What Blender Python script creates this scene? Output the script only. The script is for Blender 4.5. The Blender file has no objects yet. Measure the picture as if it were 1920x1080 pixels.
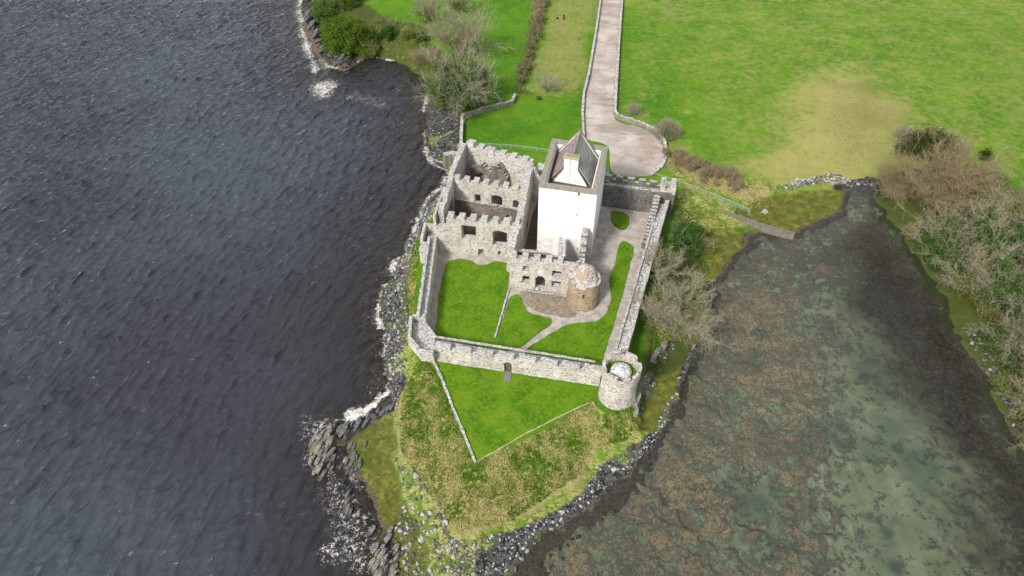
import bpy, bmesh, math, random
import numpy as np
from mathutils import Vector, Matrix, noise as mnoise
R = math.radians
random.seed(7); rng = np.random.default_rng(7)
sc = bpy.context.scene
C = bpy.context.scene.collection

# ------------------------------------------------------------------ camera
CAM_H, PITCH, FPX = 92.0, 44.0, 1280.0
cam = bpy.data.cameras.new('camera'); cam.sensor_width = 36; cam.lens = 36*FPX/1920
cam.clip_end = 3000; cam.clip_start = 1
co = bpy.data.objects.new('camera', cam); C.objects.link(co)
co.location = (0, 0, CAM_H); co.rotation_euler = (R(90-PITCH), 0, 0)
sc.camera = co
# ------------------------------------------------------------------ world and sun (bright thin overcast, sun behind the viewer)
SUN_EL, SUN_AZ = 41.0, 217.0        # azimuth clockwise from +Y
w = bpy.data.worlds.new('World'); sc.world = w; w.use_nodes = True
nt = w.node_tree; nt.nodes.clear()
o_ = nt.nodes.new('ShaderNodeOutputWorld'); bg = nt.nodes.new('ShaderNodeBackground')
sky = nt.nodes.new('ShaderNodeTexSky'); sky.sky_type = 'NISHITA'; sky.sun_disc = False
sky.sun_elevation = R(SUN_EL); sky.sun_rotation = R(SUN_AZ); sky.dust_density = 3.0; sky.air_density = 1.0
hs = nt.nodes.new('ShaderNodeHueSaturation'); hs.inputs['Saturation'].default_value = 0.5
nt.links.new(sky.outputs[0], hs.inputs['Color'])
tc = nt.nodes.new('ShaderNodeTexCoord'); cn = nt.nodes.new('ShaderNodeTexNoise')
cn.inputs['Scale'].default_value = 2.2; cn.inputs['Detail'].default_value = 6
nt.links.new(tc.outputs['Generated'], cn.inputs['Vector'])
cr = nt.nodes.new('ShaderNodeMapRange'); cr.inputs[1].default_value = .42; cr.inputs[2].default_value = .62
nt.links.new(cn.outputs['Fac'], cr.inputs[0])
cm = nt.nodes.new('ShaderNodeMix'); cm.data_type = 'RGBA'
nt.links.new(cr.outputs[0], cm.inputs[0]); nt.links.new(hs.outputs[0], cm.inputs[6])
cm.inputs[7].default_value = (7.5, 7.7, 8.2, 1)
nt.links.new(cm.outputs[2], bg.inputs['Color']); bg.inputs['Strength'].default_value = 0.10
nt.links.new(bg.outputs[0], o_.inputs[0])
sl = bpy.data.lights.new('sun', 'SUN'); sl.energy = 3.1; sl.angle = R(10); sl.color = (1, .955, .89)
so = bpy.data.objects.new('sun', sl); C.objects.link(so)
sd = Vector((math.sin(R(SUN_AZ))*math.cos(R(SUN_EL)), math.cos(R(SUN_AZ))*math.cos(R(SUN_EL)), math.sin(R(SUN_EL))))
so.rotation_euler = sd.to_track_quat('Z', 'Y').to_euler(); so.location = (-60, -80, 150)
sc.view_settings.view_transform = 'Standard'; sc.view_settings.look = 'None'
sc.view_settings.gamma = 1; sc.view_settings.exposure = 0.5
sc.cycles.max_bounces = 5; sc.cycles.transparent_max_bounces = 6
sc.cycles.diffuse_bounces = 3; sc.cycles.glossy_bounces = 2; sc.cycles.use_denoising = True

# ------------------------------------------------------------------ survey helpers: where the photo's points stand in the world
_t = R(PITCH); FW = np.array([0, math.cos(_t), -math.sin(_t)]); RT = np.array([1, 0, 0.]); UP = np.cross(RT, FW)
O = np.array([0, 0, CAM_H])
def ray(x, y): return FW*FPX + RT*(x-960) + UP*(540-y)
def P(x, y, z=3.5):
    d = ray(x, y); return O + (z-CAM_H)/d[2]*d
def base(y): return 3.5 + np.maximum(0, y-120)*0.012
def G(x, y):
    z = 3.5
    for _ in range(5): p = P(x, y, z); z = float(base(p[1]))
    return np.array([p[0], p[1], z])
def XY(pts, z=3.5): return [tuple(P(x, y, z)[:2]) for x, y in pts]
def GX(pts): return [tuple(G(x, y)[:2]) for x, y in pts]

# ------------------------------------------------------------------ numpy noise and distances
_perm = rng.random((256, 256))
def vnoise(x, y):
    xi = np.floor(x).astype(int); yi = np.floor(y).astype(int); fx = x-xi; fy = y-yi
    fx = fx*fx*(3-2*fx); fy = fy*fy*(3-2*fy)
    a = _perm[xi & 255, yi & 255]; b = _perm[(xi+1) & 255, yi & 255]
    c = _perm[xi & 255, (yi+1) & 255]; d = _perm[(xi+1) & 255, (yi+1) & 255]
    return (a*(1-fx)+b*fx)*(1-fy)+(c*(1-fx)+d*fx)*fy
def fbm(x, y, s=1.0, oct=4, ox=0.0):
    v = 0; a = .5; f = 1/s; t = 0
    for k in range(oct):
        c, q = math.cos(k*1.3), math.sin(k*1.3)
        v = v + a*vnoise((x*c-y*q)*f+17.3*k+ox, (x*q+y*c)*f+5.1*k+ox*.7); t += a; a *= .5; f *= 2.03
    return v/t
def sdf(poly, x, y):                     # + inside, - outside
    p = np.array(poly, float); n = len(p)
    d = np.full(x.shape, 1e18); ins = np.zeros(x.shape, bool)
    for i in range(n):
        a = p[i]; b = p[(i+1) % n]; e = b-a
        wx = x-a[0]; wy = y-a[1]
        t = np.clip((wx*e[0]+wy*e[1])/(e@e+1e-9), 0, 1)
        d = np.minimum(d, (wx-e[0]*t)**2+(wy-e[1]*t)**2)
        cond = ((a[1] > y) != (b[1] > y))
        xx = (b[0]-a[0])*(y-a[1])/((b[1]-a[1]) if abs(b[1]-a[1]) > 1e-9 else 1e-9)+a[0]
        ins ^= cond & (x < xx)
    return np.where(ins, 1, -1)*np.sqrt(d)
def sst(v, a, b):
    t = np.clip((v-a)/(b-a), 0, 1); return t*t*(3-2*t)

SHORE = XY([(560,-60),(566,0),(572,40),(590,70),(600,104),(618,122),(650,128),(668,112),(700,104),(740,112),(768,128),(792,146),(806,178),(798,225),
  (806,262),(806,292),(838,305),(846,330),(830,352),(808,372),(796,392),(782,432),(768,464),(746,490),(736,520),(716,548),(716,590),(730,642),(724,700),(738,735),
  (706,768),(662,800),(644,832),(664,880),(684,930),(712,985),(728,1020),(716,1075),(700,1140),(720,1250),(800,1300),(900,1220),(950,1110),
  (975,1064),(1010,1022),(1062,985),(1128,934),(1182,884),(1217,850),(1250,802),(1268,745),(1288,690),(1318,640),(1334,600),(1330,562),
  (1346,520),(1378,478),(1402,450),(1440,437),(1492,437),(1538,418),(1576,395),(1584,356),(1628,346),(1644,380),(1682,432),(1722,482),
  (1748,522),(1784,592),(1802,640),(1850,704),(1884,782),(1924,850),(2010,980),(2150,1150),(2500,1150)],0)
SHORE += [(300, 60), (300, 330), (-150, 330)]
SHORE_NP = SHORE
PLAT1 = XY([(862,290),(848,352),(820,400),(788,430),(776,600),(772,650),(792,692),(812,688),(893,874),(1112,756),(1140,778),(1188,765),
  (1205,700),(1213,640),(1240,520),(1265,400),(1272,350),(1262,310)])
PLAT2 = XY([(1262,310),(1310,322),(1400,325),(1500,250),(1600,215),(1690,255),(1740,330),(1800,420),(1870,530),(1940,650),(2100,800)])+[(300,100),(300,330),(-120,330)]+XY([(610,-60),(640,10),(700,50),(790,85),(835,130),(862,190),(866,290)])
ALG = [XY(p, .6) for p in ([(650,822),(690,792),(738,785),(746,840),(735,880),(760,950),(792,1000),(815,1090),(800,1200),(722,1180),(728,1010),(690,950),(665,900)],
  [(1212,700),(1288,655),(1272,740),(1240,806),(1195,812),(1192,770)],
  [(1330,430),(1405,425),(1400,450),(1345,525),(1318,500)],
  [(1375,395),(1450,370),(1590,352),(1580,395),(1490,436),(1420,430)])]
BAWN = XY([(820,462),(955,478),(956,430),(1010,440),(1100,400),(1130,385),(1228,396),(1232,410),(1140,700),(800,640)])
BAWN = [(-15.2,102.6),(-.6,100.4),(0,92.4),(4,92),(5,102),(15,100),(19,117.5),(31,114),(16,71),(-14.5,76.5)]

OUTC = [(XY(p, .2), b) for p, b in (([(578,862),(585,820),(612,796),(632,790),(640,812),(628,850),(604,884),(582,882)], .7), ([(632,800),(690,770),(730,745),(736,770),(690,795),(645,830)], .55),
  ([(700,1100),(706,1030),(722,1008),(742,1040),(735,1090),(720,1130)], 1.0), ([(642,960),(648,900),(664,880),(668,905),(654,960)], .4), ([(565,-20),(585,0),(600,60),(612,95),(650,100),(668,118),(650,132),(622,118),(592,98),(574,60)], 1.5))]
def height(x, y, full=False):
    d = sdf(SHORE, x, y)
    dn = d + (fbm(x, y, 4.0, 4)-.5)*3.0*sst(np.abs(x), 0, 1)
    p1 = sdf(PLAT1, x, y); p2 = sdf(PLAT2, x, y)
    pl = np.maximum(p1, p2); dp = np.maximum(0, -pl)
    dd = np.where(pl > 0, np.maximum(dn, .5), dn)
    t = np.clip(dd/(np.maximum(dd, 0)+dp+1e-6), 0, 1)
    b = base(y)
    h = b*np.where(t > .999, 1, .12*sst(t, 0, .12)+.88*sst(t*.8+.2*t*t, .08, 1.0)**.85)
    alg = np.zeros_like(x)
    for a in ALG: alg = np.maximum(alg, sst(sdf(a, x, y)+(fbm(x, y, 2.5, 3)-.5)*2, -1.2, 1.2))
    h = h*(1-alg)+np.minimum(h, .30+.12*fbm(x, y, 3, 3))*alg
    out = dd <= 0
    h = np.where(out, np.maximum(-4, dd*(.22+.4*sst(x, 15, 25))), h)
    for a, b in OUTC:
        m_ = sst(sdf(a, x, y)+(fbm(x, y, 2.0, 4, 41)-.5)*2.5, -1.3, 1.0); h = np.maximum(h, -1.2+m_*(1.2+b*(.35+1.3*fbm(x*.55+y*1.6, y*.35-x*.6, 1.1, 3, 44))))
    rough = (1-sst(pl, -.8, .3))*sst(h, .1, .8)*(1-.9*sst(y, 116, 124)*sst(x, 40, 50)*(1-sst(x, 88, 98)))
    h = h + rough*((fbm(x, y, 2.2, 4, 3)-.5)*.8+(fbm(x, y, .8, 2, 9)-.5)*.35)*(1-.8*alg)
    h = h + (fbm(x, y, .9, 3, 5)-.5)*.35*sst(d, -6, 0)*(1-sst(d, 0, 5))*(1-alg)
    if full: return h, d, dn, pl, t, alg, rough
    return h
def hz(x, y): return float(height(np.array([x], float), np.array([y], float))[0])
def on(px, py, guess=2.0):              # the terrain point a pixel shows
    z = guess
    for _ in range(6):
        p = P(px, py, z); z = .5*z+.5*max(-.2, hz(p[0], p[1]))
    return np.array([p[0], p[1], z])

# ------------------------------------------------------------------ object helpers
def tag(o, label=None, cat=None, group=None, kind=None):
    if label: o['label'] = label
    if cat: o['category'] = cat
    if group: o['group'] = group
    if kind: o['kind'] = kind
    return o
def thing(name, loc, label, cat, group=None, rz=0):
    o = bpy.data.objects.new(name, None); C.objects.link(o); o.location = loc; o.rotation_euler = (0, 0, rz)
    o.empty_display_size = .5
    return tag(o, label, cat, group)
def mesh_obj(name, verts, faces, mats, parent=None, fm=None, smooth=False, local=False, loc=None):
    v = np.asarray(verts, float).reshape(-1, 3)
    off = np.array(loc if loc is not None else (0, 0, 0), float)
    if parent is not None and not local:
        p = parent
        while p is not None: off = off+np.array(p.location); p = p.parent
    if not local: v = v-off
    me = bpy.data.meshes.new(name); me.from_pydata(v.tolist(), [], [list(map(int, f)) for f in faces])
    for m in (mats if isinstance(mats, (list, tuple)) else [mats]): me.materials.append(m)
    if fm is not None: me.polygons.foreach_set('material_index', fm)
    if smooth: me.polygons.foreach_set('use_smooth', [True]*len(me.polygons))
    me.update()
    o = bpy.data.objects.new(name, me); C.objects.link(o)
    if parent is not None: o.parent = parent
    elif loc is not None: o.location = loc
    return o
def fast_mesh(name, V, F, mat, smooth=False):     # V (n,3), F (m,k) numpy
    me = bpy.data.meshes.new(name); V = np.asarray(V, np.float32); F = np.asarray(F, np.int32)
    me.vertices.add(len(V)); me.vertices.foreach_set('co', V.ravel())
    k = F.shape[1]; me.loops.add(F.size); me.loops.foreach_set('vertex_index', F.ravel())
    me.polygons.add(len(F)); me.polygons.foreach_set('loop_start', np.arange(0, F.size, k, dtype=np.int32))
    me.polygons.foreach_set('loop_total', np.full(len(F), k, np.int32))
    me.polygons.foreach_set('use_smooth', np.full(len(F), smooth))
    if mat: me.materials.append(mat)
    me.update(calc_edges=True); me.validate()
    return me
def link(name, me, parent=None, loc=(0, 0, 0)):
    o = bpy.data.objects.new(name, me); C.objects.link(o); o.location = loc
    if parent is not None: o.parent = parent
    return o
class MB:
    def __init__(s): s.v = []; s.f = []; s.m = []
    def add(s, vs, fs, m=0):
        k = len(s.v); s.v += [tuple(map(float, p)) for p in vs]; s.f += [[i+k for i in f] for f in fs]; s.m += [m]*len(fs)
    def hexa(s, b, t, m=0):   # bottom 4, top 4 (counter-clockwise)
        s.add(list(b)+list(t), [(3,2,1,0),(4,5,6,7),(0,1,5,4),(1,2,6,5),(2,3,7,6),(3,0,4,7)], m)
    def prism(s, poly, z0, z1, m=0, mtop=None):
        n = len(poly); a = sum(poly[i][0]*poly[(i+1) % n][1]-poly[(i+1) % n][0]*poly[i][1] for i in range(n))
        if a < 0: poly = poly[::-1]
        zf = z1 if callable(z1) else (lambda x, y: z1)
        s.add([(x, y, z0) for x, y in poly]+[(x, y, zf(x, y)) for x, y in poly],
              [list(range(n))[::-1]]+[(i, (i+1) % n, n+(i+1) % n, n+i) for i in range(n)], m)
        s.add([(x, y, zf(x, y)) for x, y in poly], [list(range(n))], m if mtop is None else mtop)
    def box(s, c, d, z0, z1, rz=0, m=0):
        cs, sn = math.cos(rz), math.sin(rz)
        q = [(c[0]+cs*x-sn*y, c[1]+sn*x+cs*y) for x, y in ((-d[0]/2,-d[1]/2),(d[0]/2,-d[1]/2),(d[0]/2,d[1]/2),(-d[0]/2,d[1]/2))]
        s.hexa([(x, y, z0) for x, y in q], [(x, y, z1) for x, y in q], m)
    def tube(s, a, b, r0, r1, n=6, m=0):
        a = Vector(a); b = Vector(b); d = (b-a).normalized(); u = d.orthogonal().normalized(); v = d.cross(u)
        ra = [a+(u*math.cos(2*math.pi*i/n)+v*math.sin(2*math.pi*i/n))*r0 for i in range(n)]
        rb = [b+(u*math.cos(2*math.pi*i/n)+v*math.sin(2*math.pi*i/n))*r1 for i in range(n)]
        s.add(ra+rb, [(i, (i+1) % n, n+(i+1) % n, n+i) for i in range(n)]+[list(range(n))[::-1], list(range(n, 2*n))], m)
    def build(s, name, mats, parent=None, smooth=False, loc=None):
        return mesh_obj(name, s.v, s.f, mats, parent, s.m, smooth, loc=loc)

# ------------------------------------------------------------------ materials
class NT:
    def __init__(s, name):
        s.mat = bpy.data.materials.new(name); s.mat.use_nodes = True; s.t = s.mat.node_tree; s.t.nodes.clear()
        s.out = s.n('ShaderNodeOutputMaterial'); s.pos = s.n('ShaderNodeNewGeometry')
    def n(s, k): return s.t.nodes.new(k)
    def set(s, sock, v):
        if hasattr(v, 'is_output'): s.t.links.new(v, sock)
        elif isinstance(v, (tuple, list)): sock.default_value = (*v, 1) if len(v) == 3 and sock.type == 'RGBA' else v
        else: sock.default_value = v
    def math(s, op, a, b=0.0, c=False):
        m = s.n('ShaderNodeMath'); m.operation = op; m.use_clamp = c; s.set(m.inputs[0], a); s.set(m.inputs[1], b); return m.outputs[0]
    def vec(s, scale=(1, 1, 1), src=None, rot=(0, 0, 0)):
        m = s.n('ShaderNodeMapping'); s.set(m.inputs[0], src or s.pos.outputs['Position']); m.inputs['Scale'].default_value = scale
        m.inputs['Rotation'].default_value = rot; return m.outputs[0]
    def noise(s, scale, detail=4, rough=.55, vec=None, dist=0):
        m = s.n('ShaderNodeTexNoise'); m.inputs['Scale'].default_value = scale; m.inputs['Detail'].default_value = detail
        m.inputs['Roughness'].default_value = rough; m.inputs['Distortion'].default_value = dist
        s.set(m.inputs['Vector'], vec or s.pos.outputs['Position']); return m.outputs['Fac']
    def ridged(s, scale, vec, detail=3, dist=0):
        m = s.n('ShaderNodeTexNoise'); m.noise_type = 'RIDGED_MULTIFRACTAL'; m.inputs['Scale'].default_value = scale; m.inputs['Detail'].default_value = detail
        m.inputs['Roughness'].default_value = .45; m.inputs['Distortion'].default_value = dist; m.normalize = True; m.inputs['Offset'].default_value = 1.0; m.inputs['Gain'].default_value = 1.6
        s.set(m.inputs['Vector'], vec); return m.outputs['Fac']
    def voro(s, scale, vec=None, feat='F1', rnd=1):
        m = s.n('ShaderNodeTexVoronoi'); m.feature = feat; m.inputs['Scale'].default_value = scale; m.inputs['Randomness'].default_value = rnd
        s.set(m.inputs['Vector'], vec or s.pos.outputs['Position']); return m
    def mr(s, v, a, b, c=0.0, d=1.0, smooth=False):
        m = s.n('ShaderNodeMapRange'); m.interpolation_type = 'SMOOTHSTEP' if smooth else 'LINEAR'
        s.set(m.inputs[0], v)
        for i, q in zip((1, 2, 3, 4), (a, b, c, d)): s.set(m.inputs[i], q)
        return m.outputs[0]
    def mix(s, f, a, b, mode='MIX'):
        m = s.n('ShaderNodeMix'); m.data_type = 'RGBA'; m.blend_type = mode; s.set(m.inputs[0], f); s.set(m.inputs[6], a); s.set(m.inputs[7], b); return m.outputs[2]
    def attr(s, name):
        m = s.n('ShaderNodeAttribute'); m.attribute_name = name; return m
    def sep(s, v):
        m = s.n('ShaderNodeSeparateXYZ'); s.set(m.inputs[0], v); return m.outputs
    def rnd(s): 
        m = s.n('ShaderNodeObjectInfo'); return m.outputs['Random']
    def bump(s, h, strength=.5, dist=.1):
        m = s.n('ShaderNodeBump'); m.inputs['Strength'].default_value = strength; m.inputs['Distance'].default_value = dist; s.set(m.inputs['Height'], h); return m.outputs[0]
    def bsdf(s, col, rough=.85, normal=None, spec=.3, **kw):
        b = s.n('ShaderNodeBsdfPrincipled'); s.set(b.inputs['Base Color'], col); s.set(b.inputs['Roughness'], rough)
        b.inputs['Specular IOR Level'].default_value = spec
        if normal is not None: s.set(b.inputs['Normal'], normal)
        for k, v in kw.items(): s.set(b.inputs[k], v)
        return b.outputs[0]
    def done(s, sh): s.t.links.new(sh, s.out.inputs[0]); return s.mat

def stone_mat(name, light, mid, dark, ochre=(.42,.30,.13), topcol=(.20,.19,.18), white=.5, lich=1.0, courses=(2.5,2.5,5.6), stain=.5, moss=.25):
    n = NT(name)
    wv = n.vec(courses)
    ds = n.noise(1.5, 3, vec=wv)
    v = n.voro(1.0, wv); ve = n.voro(1.0, wv, 'DISTANCE_TO_EDGE')
    rv = n.sep(v.outputs['Color'])
    big = n.noise(.35, 4); med = n.noise(1.6, 5, .65); fine = n.noise(9, 3, .7)
    c = n.mix(n.mr(big, .38, .62), mid, light)
    c = n.mix(n.mr(rv[0], .55, 1, 0, .75), c, mid)
    c = n.mix(n.mr(rv[1], .72, 1, 0, .9), c, dark)
    c = n.mix(n.math('MULTIPLY', n.mr(med, .6, .72), .5), c, ochre)
    c = n.mix(n.math('MULTIPLY', n.mr(ve.outputs['Distance'], 0, .07, 1, 0), .55), c, dark)
    st = n.noise(1.0, 5, .6, n.vec((.9, .9, .14)))
    c = n.mix(n.mr(st, .5, .74, 0, stain), c, dark)
    c = n.mix(n.mr(n.noise(.7, 4, .65, n.vec((1, 1, .6))), .54, .66, 0, .55), c, mid)
    c = n.mix(n.mr(fine, .62, .8, 0, .5), c, dark)
    # lichen on the tops
    nz = n.sep(n.pos.outputs['Normal'])[2]
    top = n.mr(nz, .35, .75)
    sp = n.voro(2.6); sn = n.noise(3.2, 4, .7)
    tcol = n.mix(n.mr(sn, .47, .56), topcol, (.66, .65, .63))
    tcol = n.mix(n.mr(n.noise(1.1, 3), .48, .62, 0, white), tcol, (.60, .58, .55))
    tcol = n.mix(n.mr(n.noise(.8, 4, .7), .56, .68, 0, moss), tcol, (.09, .11, .02))
    tcol = n.mix(n.mr(n.noise(.9, 4, .6, n.vec((1, 1, 1), rot=(1, 2, 3))), .62, .7, 0, .6), tcol, (.36, .27, .06))
    c = n.mix(n.math('MULTIPLY', top, lich), c, tcol)
    h = n.math('ADD', n.mr(ve.outputs['Distance'], 0, .12), n.math('MULTIPLY', fine, .6))
    return n.done(n.bsdf(c, .92, n.bump(h, .9, .09), .15))
M = {}
M['stone'] = stone_mat('pale_rubble_stone', (.80,.77,.70), (.60,.56,.49), (.20,.18,.16), stain=.4, white=.6, moss=.2, topcol=(.27,.26,.25))
M['stone_in'] = stone_mat('brown_rubble_stone', (.36,.31,.26), (.22,.19,.155), (.06,.055,.05), moss=.6)  # brown stone, also standing in for shade inside the hall
M['stone_grey'] = stone_mat('grey_rubble_stone', (.30,.28,.26), (.17,.165,.155), (.05,.05,.048), white=.3, stain=.7)
M['stone_orange'] = stone_mat('orange_rubble_stone', (.55,.46,.34), (.42,.31,.20), (.17,.13,.09), ochre=(.45,.27,.10), white=.9, topcol=(.4,.39,.38))
M['stone_low'] = stone_mat('low_field_wall_stone', (.42,.38,.33), (.28,.26,.22), (.09,.085,.08), topcol=(.25,.23,.2), white=.6)
def simple(name, a, b, sc_=1.5, rough=.85, bump=.4, bs=6, spec=.2, dist=.05):
    n = NT(name); f = n.mr(n.noise(sc_, 5, .65), .35, .65)
    return n.done(n.bsdf(n.mix(f, a, b), rough, n.bump(n.noise(bs, 4, .7), bump, dist), spec))
M['earth'] = simple('shade_dark_earth', (.07,.06,.045), (.12,.10,.07), 2)  # earth darkened so its colour stands in for shade on the ruin floors
M['dyke'] = simple('brown_dyke_stone', (.10,.09,.07), (.22,.20,.16), 2.5)
M['kerb'] = simple('mossy_kerb', (.26,.25,.12), (.42,.38,.24), 3)
M['cap'] = simple('weathered_parapet_stone', (.17,.165,.13), (.33,.31,.26), 2.2)
M['lichen'] = simple('ochre_lichen_stone', (.45,.30,.05), (.38,.36,.3), 3)
M['dark'] = simple('unlit_interior', (.03,.028,.025), (.05,.045,.04))
M['wood'] = simple('weathered_wood', (.09,.07,.05), (.15,.13,.1), 4)
M['slab'] = simple('grey_slab', (.14,.145,.15), (.2,.2,.2), 3)
M['metal'] = simple('galvanised_rail', (.30,.36,.34), (.4,.45,.43), 3, .5)
M['black'] = simple('black_cloth', (.012,.012,.015), (.025,.025,.03), 3)
M['skin'] = simple('skin', (.45,.28,.2), (.5,.32,.24), 3)
n = NT('lime_render')
st = n.noise(1.0, 5, .6, n.vec((1.6, 1.6, .1)))
zz = n.sep(n.pos.outputs['Position'])[2]
c = n.mix(n.mr(st, .6, .8, 0, .35), (.84,.83,.81), (.42,.41,.38))
lo = n.math('MULTIPLY', n.mr(zz, 12.5, 6, 0, 1), n.mr(n.noise(.6, 4, .6), .35, .6))
c = n.mix(n.math('MULTIPLY', lo, .6), c, (.46,.43,.41))
c = n.mix(n.mr(n.noise(.9, 5, .7), .62, .75, 0, .2), c, (.55,.53,.5))
c = n.mix(n.math('MULTIPLY', n.mr(zz, 15.5, 18.8), n.mr(n.noise(1.0, 3, .6, n.vec((3.2, 3.2, .07))), .55, .66)), c, (.40,.39,.36))
M['lime'] = n.done(n.bsdf(c, .9, n.bump(n.noise(5, 4, .7), .3, .04), .15))
def slate(name, a, b, c3):
    n = NT(name); v = n.voro(1.0, n.vec((2.2, 1.6, 3.2))); r = n.sep(v.outputs['Color'])
    c = n.mix(r[0], a, b); c = n.mix(n.mr(r[1], .75, 1, 0, .8), c, c3)
    c = n.mix(n.mr(n.noise(3.5, 4, .7), .58, .7, 0, .6), c, (.30,.29,.22))
    return n.done(n.bsdf(c, .7, n.bump(r[2], .5, .05), .3))
M['slate_w'] = slate('purple_slates', (.17,.13,.125), (.27,.215,.205), (.40,.34,.32))
M['slate_e'] = slate('lifted_green_grey_slates', (.24,.245,.22), (.38,.38,.34), (.17,.155,.13))  # east slates lightened in colour to offset the shade on that slope
def grass_cols(n):
    f1 = n.noise(.10, 4, .6); f2 = n.noise(.9, 5, .7); f3 = n.noise(4.5, 4, .75)
    c = n.mix(n.mr(f1, .35, .65), (.044,.158,.004), (.098,.225,.007))
    c = n.mix(n.mr(f2, .5, .68, 0, .5), c, (.19,.27,.03))
    c = n.mix(n.mr(n.noise(2.4, 5, .75), .56, .68, 0, .45), c, (.25,.26,.09))
    c = n.mix(n.mr(f3, .5, .72, 0, .65), c, (.022,.075,.005))
    return c, f2, f3
n = NT('clipped_lawn')
f1 = n.noise(.28, 4, .6); f2 = n.noise(1.6, 5, .7); f3 = n.noise(7, 4, .75)
c = n.mix(n.mr(f1, .35, .65), (.048,.145,.005), (.11,.235,.010))
c = n.mix(n.mr(f2, .45, .64, 0, .7), c, (.19,.26,.015)); c = n.mix(n.mr(f3, .48, .66, 0, .75), c, (.020,.070,.003)); c = n.mix(n.mr(n.noise(.5, 3), .58, .72, 0, .5), c, (.18,.19,.03))
edge = n.mr(n.sep(n.pos.outputs['Normal'])[2], .5, .8)
c = n.mix(edge, (.07,.05,.025), c)
M['lawn'] = n.done(n.bsdf(c, .95, n.bump(f3, .7, .12), .1))
def gravel_mat(name, a, b, c3, s=1.0):
    n = NT(name); f = n.noise(.22*s, 5, .6); g = n.noise(6, 3, .8); g2 = n.noise(1.3, 5, .7)
    c = n.mix(n.mr(f, .38, .6), a, b); c = n.mix(n.mr(g2, .52, .72, 0, .5), c, c3); c = n.mix(n.mr(n.noise(.16, 4, .6, n.vec((.6, 1.6, 1)), .6), .5, .62, 0, .65), c, c3)
    c = n.mix(n.mr(g, .5, .72, 0, .45), c, c3)
    return n.done(n.bsdf(c, .95, n.bump(g, .5, .05), .15))
M['road'] = gravel_mat('road_gravel', (.34,.28,.24), (.50,.46,.425), (.22,.17,.12), .6)
n = NT('cobbles'); v = n.voro(2.3); e = n.voro(2.3, feat='DISTANCE_TO_EDGE'); r = n.sep(v.outputs['Color'])
c = n.mix(r[0], (.20,.165,.12), (.34,.30,.24)); c = n.mix(n.mr(e.outputs['Distance'], 0, .1, .7, 0), c, (.10,.09,.05))
c = n.mix(n.mr(n.noise(1.2, 4), .5, .7, 0, .6), c, (.17,.15,.08))
M['cobble'] = n.done(n.bsdf(c, .9, n.bump(n.mr(e.outputs['Distance'], 0, .2), .7, .06), .15))

# terrain: masks are baked per vertex, detail comes from the noise that breaks their edges
n = NT('ground_cover')
A = n.attr('maskA'); B = n.attr('maskB'); Cc = n.attr('maskC')
a = n.sep(A.outputs['Vector']); b = n.sep(B.outputs['Vector']); cc = n.sep(Cc.outputs['Vector'])
g, f2, f3 = grass_cols(n)
nA = n.noise(.55, 6, .7); nB = n.noise(2.6, 5, .75); nC = n.noise(7, 4, .8)
brk = n.math('ADD', n.math('MULTIPLY', nA, .6), n.math('MULTIPLY', nB, .6))         # ~.6 mean
def cut(mask, amp=1.4, soft=.22, nz=None):
    v = n.math('ADD', mask, n.math('MULTIPLY', n.math('SUBTRACT', nz or brk, .6), amp))
    return n.mr(v, .5-soft, .5+soft, smooth=True)
dry = n.mix(n.mr(nB, .4, .66), (.42,.36,.15), (.27,.25,.06)); dry = n.mix(n.mr(nC, .5, .7, 0, .5), dry, (.13,.12,.03))
c = n.mix(n.math('MULTIPLY', cut(a[1], 2.4, .42), .9), g, dry)
c = n.mix(n.math('MULTIPLY', cut(cc[1], 3.0, .55), .7), c, n.mix(nB, (.19,.16,.07), (.11,.13,.035)))   # brown worn ground
tuft = n.noise(.8, 6, .72, n.vec((1, 1.9, 1), rot=(0, 0, .6)), 1.6)
ro = n.mix(n.mr(tuft, .42, .56), (.085,.15,.012), (.38,.35,.13))
ro = n.mix(n.mr(nC, .5, .68, 0, .6), ro, (.05,.07,.012)); ro = n.mix(n.mr(nA, .50, .58, 0, .8), ro, (.085,.19,.008))
c = n.mix(cut(b[2], 1.0, .25), c, ro)
straw = n.mix(n.mr(nB, .4, .62), (.38,.32,.16), (.20,.19,.06))
c = n.mix(cut(cc[0], 1.6, .3), c, straw)
al = n.mix(n.mr(nA, .4, .62), (.075,.09,.016), (.13,.14,.03)); al = n.mix(n.mr(nC, .5, .66, 0, .7), al, (.045,.055,.012)); al = n.mix(n.mr(n.noise(.8, 5, .7, None, .6), .5, .6, 0, .75), al, (.19,.20,.035)); al = n.mix(n.mr(n.noise(1.3, 5, .75), .6, .66, 0, .85), al, (.055,.052,.045))
c = n.mix(cut(b[0], 1.2, .25), c, al)
gr = n.mix(n.mr(nA, .4, .62), (.34,.305,.265), (.51,.475,.43)); gr = n.mix(n.mr(nB, .5, .7, 0, .55), gr, (.20,.17,.13)); gr = n.mix(n.mr(nC, .5, .7, 0, .35), gr, (.17,.14,.1))
c = n.mix(a[2], c, gr)
vr = n.voro(1.5); rk = n.mix(n.mr(n.sep(vr.outputs['Color'])[0], .3, 1), (.022,.022,.022), (.10,.098,.095)); rk = n.mix(n.mr(nC, .6, .75), rk, (.30,.29,.27))
rk = n.mix(n.mr(nA, .55, .65, 0, .5), rk, (.06,.06,.02))
c = n.mix(cut(a[0], 1.1, .2), c, rk)
kelp = n.mix(n.mr(nB, .42, .6), (.045,.045,.045), (.17,.12,.055))
kelp = n.mix(n.mr(nC, .6, .72), kelp, (.16,.14,.10))
c = n.mix(cut(b[1], .6, .3), c, kelp)
dirt = n.mix(nB, (.04,.06,.010), (.09,.10,.03)); dirt = n.mix(n.mr(nA, .5, .62, 0, .7), dirt, (.05,.085,.01))
c = n.mix(cut(cc[2], 1.2, .3), c, dirt)
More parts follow.
